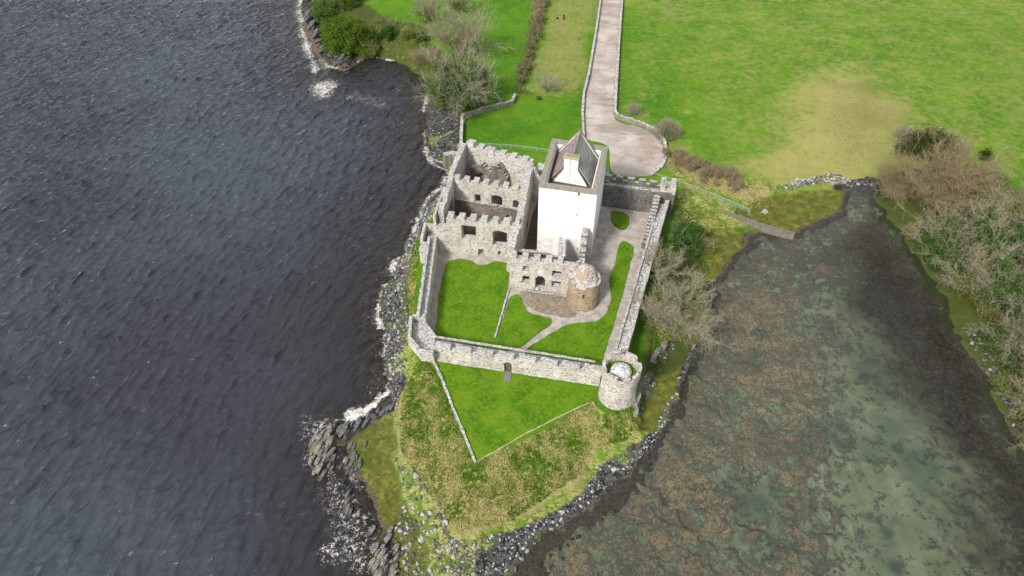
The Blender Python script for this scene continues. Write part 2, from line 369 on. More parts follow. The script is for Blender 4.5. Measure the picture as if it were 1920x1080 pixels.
hgt_ = n.math('ADD', n.math('MULTIPLY', nB, 1.0), n.math('MULTIPLY', nC, .5))
M['ground'] = n.done(n.bsdf(c, .95, n.bump(hgt_, .75, .22), .12))

# ------------------------------------------------------------------ terrain sheet
def axis(lo, f0, f1, hi, fine, coarse):
    l = np.arange(lo, f0, coarse); m = np.arange(f0, f1, fine); r = np.arange(f1, hi+coarse, coarse); return np.concatenate([l, m, r])
gx = axis(-230, -48, 52, 230, .36, .95); gy = axis(-40, 44, 150, 310, .36, .95)
X, Y = np.meshgrid(gx, gy)
Hh, d, dn, pl, t_, alg, rough = height(X, Y, True)
def reg(pts, soft, z=3.5, warp=0., ws=8.):
    return sst(sdf(XY(pts, z), X, Y)+(fbm(X, Y, ws, 4, 2)-.5)*warp, -soft, soft)
land = sst(dn, -.3, .6)
rock = (1-sst(dn, 1.2, 3.6))*sst(dn, -2, -.5)
rubble = reg([(700,520),(800,370),(860,300),(868,210),(836,170),(790,170),(790,300),(750,470),(700,560),(700,760),(745,770),(745,700),(770,640),(765,520),(800,400)],.8,1)
rock = np.maximum(rock, rubble)
rock = np.maximum(rock, .8*reg([(835,1005),(880,1018),(962,996),(1052,952),(1102,912),(1125,870),(1200,835),(1230,850),(1130,940),(1010,1030),(950,1090),(840,1090),(830,1040)],1.0,1,4))
rock = rock*(.45+.75*sst(fbm(X, Y, 3.5, 3, 51), .38, .55))
rock = rock*(1-.85*alg)
for a, b in OUTC: rock = np.maximum(rock, sst(sdf(a, X, Y), -1.5, .5))
bawn = sst(sdf(BAWN, X, Y), -.15, .15)
grit = np.maximum(bawn, sst(sdf([(-14,103),(5,92),(14,92),(14.5,100),(8,101),(9,120),(-9,127)], X, Y), -.1, .1))
lawnedge = 0
dryz = .92*reg([(1455,165),(1560,120),(1660,140),(1720,220),(1700,285),(1600,335),(1480,362),(1390,352),(1400,310),(1465,240)], 15, 3.5, 22, 16)
dryz = np.maximum(dryz, .26*reg([(1600,-80),(2100,-80),(2100,380),(1700,280),(1680,100)], 12, 3.5, 10))
dryz = np.maximum(dryz, .30*reg([(1170,0),(1380,0),(1300,150),(1180,200)], 10, 3.5, 20, 14))
dryz = np.maximum(dryz, .33*sst(d, 5, 25)*sst(X, 30, 60)*sst(Y, 120, 130))
dryz = dryz*(.62+.75*fbm(X, Y, 5, 4, 61)); dryz = np.maximum(dryz, .42*sst(fbm(X, Y, 13, 4, 71), .52, .68)*sst(X, 22, 34)*sst(Y, 122, 132))
stripe = .5+.5*np.sin((X-Y*.12)*2*math.pi/1.7)
fieldw = reg([(1030,-20),(1122,-20),(1098,150),(1090,190),(1030,180),(985,170)], 4, 3.5, 8)
dryz = np.maximum(dryz, fieldw*(.45+.35*stripe*fbm(X, Y, 5, 3)))
brown = .72*reg([(1545,150),(1640,150),(1680,230),(1640,290),(1590,300),(1560,230)], 10, 3.5, 16, 12)
brown = np.maximum(brown, .25*reg([(1820,60),(2100,0),(2100,330),(1900,260)], 8, 3.5, 14))
brown = np.maximum(brown, fieldw*.62*stripe)
straw = reg([(735,700),(752,850),(820,960),(860,1000),(960,978),(1050,930),(1100,885),(1105,840),(1060,870),(960,920),(880,930),(820,880),(775,800),(760,740)], 2.0, 1.5, 3, 3)*.9
straw = np.maximum(straw, .85*reg([(1250,290),(1330,330),(1450,350),(1440,375),(1330,350),(1240,318)], 1.2, 3, 2, 3))
straw = np.maximum(straw, .6*reg([(742,480),(775,460),(770,600),(745,640)], 1.5, 2, 2, 3))
straw = np.maximum(straw, .7*reg([(1410,385),(1500,370),(1560,370),(1490,400)], 1.0, 1, 2, 3))
tri = sst(sdf(XY([(815,680),(893,868),(1110,752),(1120,727)], 3.1), X, Y), -.4, .4)
straw = straw*(1-tri)
rgh = np.clip(rough*1.3, 0, 1)
rgh = np.maximum(rgh, .9*(1-sst(pl, -.3, .2))*sst(dn, 2, 4))*(1-alg)*(1-bawn)*(1-.9*sst(Y, 116, 124)*sst(X, 40, 50)*(1-sst(X, 88, 98)))
rgh = np.maximum(rgh, .8*reg([(1240,290),(1420,340),(1430,380),(1260,330)], 1.5))
kelpm = np.maximum(1-sst(dn, -1.0, .2), 1-sst(Hh, .02, .22))
dirt = reg([(1640,360),(1750,300),(1850,330),(2000,420),(2200,900),(1960,900),(1850,700),(1780,590),(1700,450)], 3, 2, 6, 5)
dirt = np.maximum(dirt, reg([(1205,690),(1215,600),(1250,480),(1262,400),(1300,400),(1330,480),(1320,560),(1330,620),(1270,690)], 1.5, 2, 3, 3)*.85)
dirt = np.maximum(dirt, reg([(590,-20),(700,30),(800,90),(850,120),(860,210),(810,190),(770,120),(690,90),(640,110),(590,60)], 2, 2, 3, 3)*.8)
nx_, ny_ = len(gx), len(gy)
idx = np.arange(nx_*ny_).reshape(ny_, nx_)
F = np.stack([idx[:-1, :-1], idx[:-1, 1:], idx[1:, 1:], idx[1:, :-1]], -1).reshape(-1, 4)
me = fast_mesh('ground', np.stack([X, Y, Hh], -1).reshape(-1, 3), F, M['ground'], True)
def vattr(me, name, a, b, c):
    at = me.attributes.new(name, 'FLOAT_VECTOR', 'POINT'); at.data.foreach_set('vector', np.stack([a, b, c], -1).astype(np.float32).ravel())
vattr(me, 'maskA', rock, np.clip(dryz, 0, 1), grit); vattr(me, 'maskB', alg*land, kelpm, rgh); vattr(me, 'maskC', straw, brown, dirt)
tag(link('ground', me), 'green headland and pasture falling to the rocky shore', 'ground', kind='structure')

# ------------------------------------------------------------------ bay bed with weed
def weedmap(x, y):
    dens = .50 + .0*x
    def rg(pts, soft): return sst(sdf(XY(pts, 0), x, y)+(fbm(x, y, 9, 4, 4)-.5)*17, -soft*2.2, soft*2.2)
    heavy = rg([(1330,560),(1500,560),(1560,700),(1540,820),(1520,1100),(930,1100),(1180,900),(1290,740)], 4)
    top = rg([(1380,470),(1700,380),(1760,560),(1600,600),(1400,600)], 4)
    s1 = rg([(1570,560),(1700,620),(1760,760),(1850,900),(1900,1100),(1560,1100),(1560,900),(1590,800),(1570,700)], 4)
    s2 = rg([(1385,720),(1400,730),(1405,810),(1350,815)], 2); s3 = rg([(1390,930),(1440,900),(1420,1020),(1370,1020)], 2); s4 = rg([(1480,540),(1620,520),(1620,590),(1490,600)], 3)
    right = rg([(1640,420),(1760,520),(1850,720),(2000,950),(2100,1200),(1900,1200),(1820,900),(1740,770),(1610,650),(1585,480)], 4)  # band along the right bank where tree reflection and shade are painted
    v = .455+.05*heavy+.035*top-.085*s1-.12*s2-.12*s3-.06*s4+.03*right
    return v, heavy, right
bx = axis(-4, -3, 125, 235, .33, 1.2); by = axis(-40, 30, 122, 130, .33, 1.2)
BX, BY = np.meshgrid(bx, by)
dens, heavy, right = weedmap(BX, BY)
big = fbm(BX, BY, 5.5, 3, 11); det = fbm(BX+3*big, BY-2*big, 1.9, 4, 21)
wv = det*.72+big*.28
weed = sst(wv, 1-dens-.03, 1-dens+.05)
bd = sdf(SHORE, BX, BY)
bz = -.75+.12*fbm(BX, BY, 12, 3)+weed*(.2+.30*fbm(BX, BY, .7, 3, 8))-.35*(1-weed)*sst(fbm(BX, BY, 14, 2, 31), .5, .7)
bz = np.maximum(bz, -3)
idx = np.arange(BX.size).reshape(BX.shape)
F = np.stack([idx[:-1, :-1], idx[:-1, 1:], idx[1:, 1:], idx[1:, :-1]], -1).reshape(-1, 4)
n = NT('bay_bed'); A = n.sep(n.attr('maskA').outputs['Vector'])
nA = n.noise(.25, 4); nB = n.noise(1.9, 5, .7); nC = n.noise(5, 4, .75)
sand = n.mix(n.mr(nA, .35, .65), (.26,.30,.175), (.36,.39,.245)); sand = n.mix(n.mr(n.noise(.09, 3), .5, .68), sand, (.15,.215,.13))
wd = n.mix(n.mr(nC, .40, .60), (.085,.078,.062), (.50,.40,.22)); wd = n.mix(n.mr(nB, .46, .64, 0, .85), wd, (.56,.43,.21))
wd = n.mix(A[1], n.mix(.55, wd, (.10,.095,.095)), wd)
wd = n.mix(n.math('MULTIPLY', n.mr(n.noise(.16, 3), .48, .62), .5), wd, (.09,.085,.075))
w1_ = n.noise(.42, 6, .66, None, .5); w2_ = n.noise(1.25, 5, .7, None, .8); vv = n.voro(.75, n.vec((1, 1, 1)), 'SMOOTH_F1')
ed = n.math('ADD', n.math('ADD', n.math('MULTIPLY', w1_, .55), n.math('MULTIPLY', w2_, .45)), n.math('SUBTRACT', A[0], n.math('MULTIPLY', vv.outputs['Distance'], .10)))
halo = n.mr(ed, .86, .925, smooth=True); core = n.mr(ed, .925, .96)
vs_ = n.voro(.26, n.vec((1, 1, 1))); vd = n.math('ADD', vs_.outputs['Distance'], n.math('MULTIPLY', n.math('SUBTRACT', nC, .5), .35)); pick = n.math('GREATER_THAN', n.sep(vs_.outputs['Color'])[0], .55)
halo = n.math('MAXIMUM', halo, n.math('MULTIPLY', n.mr(vd, .17, .36, 1, 0), pick)); core = n.math('MAXIMUM', core, n.math('MULTIPLY', n.math('MULTIPLY', n.mr(vd, .08, .2, 1, 0), pick), .45))
c = n.mix(n.math('MULTIPLY', halo, .8), sand, (.075,.085,.075)); c = n.mix(core, c, wd)
c = n.mix(n.math('MULTIPLY', A[2], .9), c, n.mix(n.mr(nB, .45, .65), (.007,.007,.004), (.11,.06,.018)))  # near-black tree reflection painted into the bed, with brown weed flecks
M['bed'] = n.done(n.bsdf(c, .95, n.bump(nC, .7, .2), .05))
me = fast_mesh('bay_bed', np.stack([BX, BY, bz], -1).reshape(-1, 3), F, M['bed'], True)
vattr(me, 'maskA', dens, heavy, right)
tag(link('seabed', me), 'sandy bay floor under shallow water with brown weed beds', 'seabed', kind='structure')

# ------------------------------------------------------------------ water
def ocean(N=512, L=205.0, wind=(.93, -.36), seed=3):
    r = np.random.default_rng(seed); k = np.fft.fftfreq(N, L/N)*2*np.pi; kx, ky = np.meshgrid(k, k)
    kk = np.hypot(kx, ky); kk[0, 0] = 1e-6
    out = 0
    for (wx, wy), V, amp, sp in (((wind[0], wind[1]), 1.82, 1.0, 8), ((.50, -.86), 1.5, .45, 5)):
        Lw = V*V/9.81; cs = (kx*wx+ky*wy)/kk
        ph = np.exp(-1/(kk*Lw)**2)/kk**3.9*np.abs(cs)**sp*(cs > 0)*amp
        out = out+ph
    out = out*np.exp(-(kk*.11)**2); out[kk < .35] = 0
    h = np.sqrt(out)*(r.normal(size=(N, N))+1j*r.normal(size=(N, N)))
    f = lambda q: np.real(np.fft.ifft2(q))
    z = f(h); dx = f(-1j*kx/kk*h); dy = f(-1j*ky/kk*h); s = 1/z.std()
    return z*s, dx*s, dy*s
OZ, OX, OY = ocean()
wx = np.concatenate([np.arange(-330, -185, 2.0), np.arange(-185, 0, .36), np.arange(0, 24, .6), np.arange(24, 330, 2.0)])
wy = np.concatenate([np.arange(-60, 28, 1.5), np.arange(28, 236, .36), np.arange(236, 400, 2.)])
WX, WY = np.meshgrid(wx, wy)
def samp(T):
    u = (WX/205*512) % 512; v = (WY/205*512) % 512; i = np.floor(u).astype(int); j = np.floor(v).astype(int); a = u-i; b = v-j
    i1 = (i+1) % 512; j1 = (j+1) % 512; i %= 512; j %= 512
    return (T[j, i]*(1-a)+T[j, i1]*a)*(1-b)+(T[j1, i]*(1-a)+T[j1, i1]*a)*b
wd_ = sdf(SHORE, WX, WY)
bayw = sst(WX, -3, 0)*(1-sst(WY, 125, 135))
amp = .118*sst(-wd_, 0, 14)*(1-bayw)*(.75+.5*fbm(WX, WY, 40, 2)) + .02*(1-bayw)
wz = samp(OZ)*amp; ch = -.95
VX = WX+samp(OX)*amp*ch; VY = WY+samp(OY)*amp*ch
def foamreg(pts, soft, wp=2.5):
    return sst(sdf(XY(pts, 0), WX, WY)+(fbm(WX, WY, 3, 4, 6)-.5)*wp, -soft, soft)
foam = np.zeros_like(WX)
for pts, s_, k_ in (([(574,158),(622,146),(644,158),(622,180),(600,190),(580,180)], 3.2, .9), ([(640,165),(720,180),(760,210),(700,205),(640,190)], 2.5, .55),
    ([(552,20),(566,-30),(575,-30),(572,50),(590,90),(600,130),(590,150),(565,90)], 2.5, .98), ([(600,60),(630,120),(610,150),(590,110)], 2.8, .8),
    ([(792,240),(800,240),(806,285),(820,305),(840,318),(838,345),(826,345),(832,322),(800,306),(790,280)], 1.0, .9),
    ([(640,802),(655,770),(700,748),(722,722),(728,690),(738,690),(738,740),(705,770),(668,792),(655,812)], 1.0, 1.1), ([(722,640),(733,640),(737,700),(724,700)], .8, .8),
    ([(555,850),(580,845),(582,866),(565,868)], 1.0, .9), ([(615,945),(640,925),(640,1000),(650,1080),(700,1080),(690,1020),(655,985),(640,960)], 2.0, .72), ([(595,1020),(635,1012),(630,1035),(600,1040)], 1.2, .95),
    ([(712,545),(720,545),(722,600),(712,600)], .8, .8), ([(585,880),(600,900),(612,940),(604,940),(590,910)], 1.2, .5), ([(560,775),(640,780),(650,830),(640,900),(600,905),(556,870)], 2.5, .68), ([(600,900),(650,890),(700,960),(720,1040),(690,1090),(600,1060)], 3, .66), ([(690,540),(716,540),(728,640),(722,720),(700,760),(690,640)], 2, .42), ([(720,215),(790,235),(770,262),(700,235)], 3, .42)):
    foam = np.maximum(foam, foamreg(pts, s_)*k_)
ring = np.exp(-((wd_+.5)/1.1)**2)*(1-bayw)*sst(fbm(WX, WY, 7, 3, 13), .38, .55)+.45*np.exp(-((wd_+3)/3.0)**2)*(1-bayw)*sst(fbm(WX, WY, 5, 4, 14), .5, .62)
foam = np.maximum(foam, ring*.85)
shal = np.maximum(np.exp(np.minimum(0, wd_)/9.0), 0)*(1-bayw)
shal = np.clip(shal*1.0, 0, .85)
clear = np.maximum(shal, bayw*.93)
idx = np.arange(WX.size).reshape(WX.shape)
F = np.stack([idx[:-1, :-1], idx[:-1, 1:], idx[1:, 1:], idx[1:, :-1]], -1).reshape(-1, 4)
me = fast_mesh('water', np.stack([VX, VY, wz], -1).reshape(-1, 3), F, None, True)
vattr(me, 'maskA', foam, clear, bayw); _b = np.exp(np.minimum(0, wd_)/26.0); vattr(me, 'maskB', _b, _b, _b)
n = NT('sea_water'); A = n.sep(n.attr('maskA').outputs['Vector'])
rip = n.noise(1.0, 5, .62, n.vec((2.3, 1.1, 1), rot=(0, 0, .35)), .4); rip2 = n.noise(.55, 3, .5, n.vec((1.2, 1, 1)))
rot1 = n.vec((1, 1, 1), rot=(0, 0, .31)); rot2 = n.vec((1, 1, 1), rot=(0, 0, .85))
rd1 = n.ridged(1, n.vec((.30, .10, .3), src=rot1), 3, .35); rd2 = n.ridged(1, n.vec((.46, .17, .3), src=rot2), 3, .4)
hh = n.math('ADD', n.math('ADD', n.math('MULTIPLY', rd1, 1.15), n.math('MULTIPLY', rd2, .7)), n.math('ADD', n.math('MULTIPLY', rip, .45), n.math('MULTIPLY', n.noise(5, 4, .7), .12)))
bs = n.n('ShaderNodeBump'); bs.inputs['Distance'].default_value = .24; n.set(bs.inputs['Height'], hh)
n.set(bs.inputs['Strength'], n.mr(A[2], 0, 1, .95, .10))
nrm = bs.outputs[0]
patch = n.noise(.018, 3, .5)
deep = n.mix(n.mr(patch, .4, .6), (.034,.037,.048), (.052,.064,.080))
deep = n.mix(n.math('MULTIPLY', n.sep(n.attr('maskB').outputs['Vector'])[0], .75), deep, (.037,.031,.034)); deep = n.mix(A[2], deep, (.13,.15,.16))  # bay tint adds a pale veil standing in for sky sheen
dif = n.n('ShaderNodeBsdfDiffuse'); n.set(dif.inputs[0], deep); n.set(dif.inputs['Normal'], nrm)
tr = n.n('ShaderNodeBsdfTransparent'); n.set(tr.inputs[0], n.mix(A[2], (.75,.76,.72), (.90,.92,.90)))
m1 = n.n('ShaderNodeMixShader'); n.set(m1.inputs[0], A[1]); n.set(m1.inputs[1], dif.outputs[0]); n.set(m1.inputs[2], tr.outputs[0])
gl = n.n('ShaderNodeBsdfGlossy'); n.set(gl.inputs['Roughness'], n.mr(A[2], 0, 1, .07, .03)); n.set(gl.inputs['Normal'], nrm)
fr = n.n('ShaderNodeFresnel'); fr.inputs[0].default_value = 1.34; n.set(fr.inputs['Normal'], nrm)
m2 = n.n('ShaderNodeMixShader'); n.set(m2.inputs[0], n.math('MULTIPLY', fr.outputs[0], n.mr(A[2], 0, 1, 1.15, .85))); n.set(m2.inputs[1], m1.outputs[0]); n.set(m2.inputs[2], gl.outputs[0])
fo = n.n('ShaderNodeBsdfDiffuse'); fo.inputs[0].default_value = (.62,.60,.56, 1)
fn = n.math('ADD', n.math('MULTIPLY', n.noise(1.4, 6, .75, None, .8), .6), n.math('MULTIPLY', n.noise(5, 4, .8), .4))
ff = n.mr(n.math('ADD', A[0], n.math('MULTIPLY', n.math('SUBTRACT', fn, .5), 4.2)), .70, 1.12)
ff = n.math('MULTIPLY', ff, n.mr(A[0], .02, .2))
m3 = n.n('ShaderNodeMixShader'); n.set(m3.inputs[0], ff); n.set(m3.inputs[1], m2.outputs[0]); n.set(m3.inputs[2], fo.outputs[0])
M['water'] = n.done(m3.outputs[0]); me.materials.append(M['water'])
tag(link('water', me), 'dark wind-rippled sea on the left and calm shallow bay', 'water', kind='structure')

# ------------------------------------------------------------------ masonry
def jit(p, a, s=.8):
    v = mnoise.noise_vector(Vector(p)*s); w2 = mnoise.noise_vector(Vector(p)*2.7)
    return (p[0]+(v.x+.5*w2.x)*a, p[1]+(v.y+.5*w2.y)*a, p[2]+(v.z+.5*w2.z)*a)
class Wall:
    """masonry slab from p0 to p1 (front face on that line, the body to the left of the direction)"""
    def __init__(s, p0, p1, th, z0, z1, batter=0.0):
        s.p0 = np.array(p0[:2], float); s.p1 = np.array(p1[:2], float); s.th = th; s.z0 = z0; s.z1 = z1
        e = s.p1-s.p0; s.L = float(np.hypot(*e)); s.e = e/s.L; s.n = np.array([-s.e[1], s.e[0]]); s.op = []; s.bat = batter
        s.uc = [0, s.L]; s.zc = [z0]; s.topf = None
    def uz(s, px, py):
        d = ray(px, py); nn = s.n; k = ((s.p0-O[:2])@nn)/(d[:2]@nn); p = O+k*d
        return float((p[:2]-s.p0)@s.e), float(p[2])
    def hole(s, x0, y0, x1, y1, arch=0):          # by the picture points of its corners on the front face
        a = s.uz(x0, (y0+y1)/2)[0]; b = s.uz(x1, (y0+y1)/2)[0]; xm = (x0+x1)/2
        t = s.uz(xm, y0)[1]; bt = s.uz(xm, y1)[1]
        s.op.append((a, b, bt, t, arch)); s.uc += [a, b]; s.zc += [bt, t]
        if arch:
            s.uc += list(np.linspace(a, b, 9)); s.zc += list(np.linspace(t-arch, t, 5))
        return s
    def holeuz(s, a, b, z0, z1, arch=0):
        s.op.append((a, b, z0, z1, arch)); s.uc += [a, b]; s.zc += [z0, z1]; return s
    def crenel(s, lo, hi, ml, gap, start=0.0, end=None):
        end = s.L if end is None else end; old = s.topf or (lambda u: lo)
        s.uc += [start, end]; s.zc += [lo, hi]; u = start
        while u < end: s.uc += [min(u, s.L), min(u+ml, s.L)]; u += ml+gap
        s.topf = lambda u: (old(u) if not (start <= u <= end) else (hi if ((u-start) % (ml+gap)) < ml else lo))
        return s
    def mesh(s, mb, m=0, cell=.5, ja=.045, rag=0.0, seed=0):
        top = s.topf or (lambda u: s.z1)
        def cuts(c, lo, hi):
            c = sorted(set(round(float(q), 3) for q in c if lo-1e-6 <= q <= hi+1e-6)); o = [c[0]]
            for q in c[1:]:
                if q-o[-1] < .06: continue
                k = max(1, int(math.ceil((q-o[-1])/cell))); st = (q-o[-1])/k
                b0 = o[-1]; o += [b0+st*(i+1) for i in range(k)]
            return o
        zt = max(max(top(u) for u in np.linspace(0.01, s.L-.01, 200)), s.z1)
        U = cuts(s.uc+[0, s.L], 0, s.L); Z = cuts(s.zc+[s.z0, zt], s.z0, zt)
        nu, nz = len(U)-1, len(Z)-1
        fill = np.zeros((nu+2, nz+2), bool)
        for i in range(nu):
            uc = .5*(U[i]+U[i+1]); tp = top(uc)
            if rag: tp += (fbm(np.array([s.p0[0]+s.e[0]*uc*1.0]), np.array([s.p0[1]+s.e[1]*uc]), 1.6, 3, seed)[0]-.5)*2*rag
            for j in range(nz):
                z = .5*(Z[j]+Z[j+1]); ok = z < tp
                for a, b, c0, c1, ar in s.op:
                    if a < uc < b and c0 < z < c1:
                        if ar and z > c1-ar:
                            q = abs(uc-(a+b)/2)/((b-a)/2); 
                            if (z-(c1-ar))/ar > math.sqrt(max(0, 1-q*q)): continue
                        ok = False
                fill[i+1, j+1] = ok
        vid = {}; vs = []; fs = []
        def V(i, j, k):
            key = (i, j, k)
            if key not in vid:
                z = Z[j]; q = s.p0+s.e*U[i]+s.n*(s.th if k else -s.bat*max(0, 1-(z-s.z0)/max(.1, s.z1-s.z0)))
                vid[key] = len(vs); vs.append(jit((q[0], q[1], z), ja if j > 0 else 0))
            return vid[key]
        for i in range(nu):
            for j in range(nz):
                if not fill[i+1, j+1]: continue
                fs.append((V(i,j,0), V(i+1,j,0), V(i+1,j+1,0), V(i,j+1,0))); fs.append((V(i+1,j,1), V(i,j,1), V(i,j+1,1), V(i+1,j+1,1)))
                if not fill[i, j+1]: fs.append((V(i,j,1), V(i,j,0), V(i,j+1,0), V(i,j+1,1)))
                if not fill[i+2, j+1]: fs.append((V(i+1,j,0), V(i+1,j,1), V(i+1,j+1,1), V(i+1,j+1,0)))
                if not fill[i+1, j+2]: fs.append((V(i,j+1,0), V(i+1,j+1,0), V(i+1,j+1,1), V(i,j+1,1)))
                if not fill[i+1, j]: fs.append((V(i+1,j,0), V(i,j,0), V(i,j,1), V(i+1,j,1)))
        mb.add(vs, fs, m)
def lathe(mb, c, prof, seg=48, m=0, ja=.05, zadd=None, caps=True):
    vs = []; fs = []
    for r, z in prof:
        for i in range(seg):
            a = 2*math.pi*i/seg; zz = z+(zadd(a, r, z) if zadd else 0)
            vs.append(jit((c[0]+r*math.cos(a), c[1]+r*math.sin(a), zz), ja))
    for k in range(len(prof)-1):
        for i in range(seg):
            j = (i+1) % seg; fs.append((k*seg+i, k*seg+j, (k+1)*seg+j, (k+1)*seg+i))
    if caps: fs.append([ (len(prof)-1)*seg+i for i in range(seg)])
    mb.add(vs, fs, m)
def ringwall(mb, c, r, th, z0, topf, seg=56, m=0, ja=.04, cell=.45):
    """hollow drum with a top that varies by angle"""
    nz = 1; zmax = max(topf(2*math.pi*(i+.5)/seg) for i in range(seg)); Zs = list(np.arange(z0, zmax+cell, cell))
    lv = sorted(set(round(topf(2*math.pi*(i+.5)/seg), 2) for i in range(seg)))
    if len(lv) <= 3: Zs = sorted([z for z in Zs if all(abs(z-l) > .15 for l in lv) and z < zmax]+lv)
    vid = {}; vs = []; fs = []
    def V(i, j, k):
        i %= seg
        if (i, j, k) not in vid:
            a = 2*math.pi*i/seg; rr = (r(Zs[j]) if callable(r) else r)-(th if k else 0)
            vid[(i, j, k)] = len(vs); vs.append(jit((c[0]+rr*math.cos(a), c[1]+rr*math.sin(a), Zs[j]), ja))
        return vid[(i, j, k)]
    f = [[.5*(Zs[j]+Zs[j+1]) < topf(2*math.pi*(i+.5)/seg) for j in range(len(Zs)-1)]+[False] for i in range(seg)]
    for i in range(seg):
        for j in range(len(Zs)-1):
            if not f[i][j]: continue
            fs.append((V(i,j,0), V(i+1,j,0), V(i+1,j+1,0), V(i,j+1,0))); fs.append((V(i+1,j,1), V(i,j,1), V(i,j+1,1), V(i+1,j+1,1)))
            if not f[i][j+1]: fs.append((V(i,j+1,0), V(i+1,j+1,0), V(i+1,j+1,1), V(i,j+1,1)))
            if not f[i-1][j]: fs.append((V(i,j,1), V(i,j,0), V(i,j+1,0), V(i,j+1,1)))
            if not f[(i+1) % seg][j]: fs.append((V(i+1,j,0), V(i+1,j,1), V(i+1,j+1,1), V(i+1,j+1,0)))
    mb.add(vs, fs, m)
def L2(a, b, t): return (a[0]+(b[0]-a[0])*t, a[1]+(b[1]-a[1])*t)
def inset(poly, w_):                    # ccw quad inset
    out = []; n_ = len(poly)
    for i in range(n_):
        a = np.array(poly[i-1]); b = np.array(poly[i]); c = np.array(poly[(i+1) % n_])
        e1 = (b-a)/np.hypot(*(b-a)); e2 = (c-b)/np.hypot(*(c-b)); n1 = np.array([-e1[1], e1[0]]); n2 = np.array([-e2[1], e2[0]])
        q = (n1+n2)/(1+n1@n2); out.append(tuple(b+q*w_))
    return out

# --- white tower house
FL, FR, BR, BL = (4.9,101.9), (15.2,99.5), (18.6,114.5), (8.0,117.6)
tw = thing('tower_house', (11.7, 108.4, 3.5), 'tall white-rendered tower house with steep slate roof in the middle of the castle', 'castle tower')
quad = [FL, FR, BR, BL]; TT = 19.1
mb = MB(); W1 = Wall(FL, FR, 1.2, 3.4, TT)
W1.hole(1076, 402, 1087, 409)  # replaced below by slits
W1.op = []; W1.uc = [0, W1.L]; W1.zc = [3.4]
for h_ in ((1083.5,361,1087.5,370), (1080.7,400.5,1083,406), (1082,465,1083.6,470.5), (1049,485,1060.5,494), (1096.2,430,1097.4,433), (1023.4,405,1024.8,408)): W1.hole(*h_)
W1.mesh(mb, 0, .8, .02); mb.build('front_wall', M['lime'], tw)
n_in = inset(quad, 1.2)
mb = MB(); Wall(FR, BR, 1.2, 3.4, TT).holeuz(6, 6.35, 8, 9.2).holeuz(10, 10.3, 13, 14).mesh(mb, 0, .8, .02); mb.build('side_wall', M['lime'], tw)
mb = MB(); Wall(BR, BL, 1.2, 3.4, TT).mesh(mb, 0, .9, .02); mb.build('rear_wall', M['lime'], tw)
mb = MB(); Wall(BL, FL, 1.2, 3.4, TT).holeuz(9, 9.5, 12, 13.2).mesh(mb, 0, .8, .02); mb.build('side_wall', M['lime'], tw)
mb = MB(); outq = inset(quad, -.1); inq = inset(quad, 1.0)
for i in range(4):
    a, b, c_, d_ = outq[i], outq[(i+1) % 4], inq[(i+1) % 4], inq[i]
    N_ = 14
    for k in range(N_):
        q = [L2(a, b, k/N_), L2(a, b, (k+1)/N_), L2(d_, c_, (k+1)/N_), L2(d_, c_, k/N_)]
        zt = 19.55+random.uniform(-.03, .03)
        mb.hexa([(x, y, TT-.02) for x, y in q], [(x, y, zt) for x, y in q])
mb.build('parapet', M['cap'], tw)
mb = MB()                                # inner face of the parapet, whitewashed near the rear corners
for i in (0, 2):
    pass
q = inset(quad, 1.25); mb.prism(q, 17.2, 17.7); mb.build('wall_walk', M['earth'], tw)
mb = MB(); o4, i4 = inset(quad, 1.19), inset(quad, 1.3)
for i in (0, 1, 3): mb.hexa([(*o4[i], 17.2), (*o4[(i+1) % 4], 17.2), (*i4[(i+1) % 4], 17.2), (*i4[i], 17.2)], [(*o4[i], 19.07), (*o4[(i+1) % 4], 19.07), (*i4[(i+1) % 4], 19.07), (*i4[i], 19.07)])
mb.build('parapet_lining', M['cap'], tw)
SL, SR = P(1033,331,17.9)[:2], P(1109,344.5,17.9)[:2]; rv = ((P(1045,284.5,17.9)+P(1124,298,17.9))/2)[:2]-(SL+SR)/2; NL, NR = SL+rv, SR+rv
AP = (SL+SR)/2; ZR, ZE = 23.15, 17.9
rn = rv/np.hypot(*rv); SL = SL-rn*.6; SR = SR-rn*.6; rv = rv+rn*.6; AP = (SL+SR)/2
def slope(e0, e1, zo, th=.22):
    r0 = AP; r1 = AP+rv
    a = [(e0[0], e0[1], ZE), (e1[0], e1[1], ZE), (r1[0], r1[1], ZR), (r0[0], r0[1], ZR)]
    return a, [(x, y, z-th*1.6) for x, y, z in a]
mb = MB(); a, b_ = slope(SL, NL, 0); 
def slab4(mb, a, b_):
    mb.add(a+b_, [(0,1,2,3),(7,6,5,4),(0,4,5,1),(1,5,6,2),(2,6,7,3),(3,7,4,0)])
slab4(mb, a, b_); mb.build('roof_slope', M['slate_w'], tw)
mb = MB(); a, b_ = slope(SR, NR, 0); slab4(mb, [a[1], a[0], a[3], a[2]], [b_[1], b_[0], b_[3], b_[2]]); mb.build('roof_slope', M['slate_e'], tw)
mb = MB(); r0, r1 = AP+rv*.12, AP+rv*.98; mb.tube((r0[0], r0[1], ZR+.03), (r1[0], r1[1], ZR+.03), .19, .19, 6); mb.build('ridge', M['cap'], tw)
rn = rv/np.hypot(*rv)
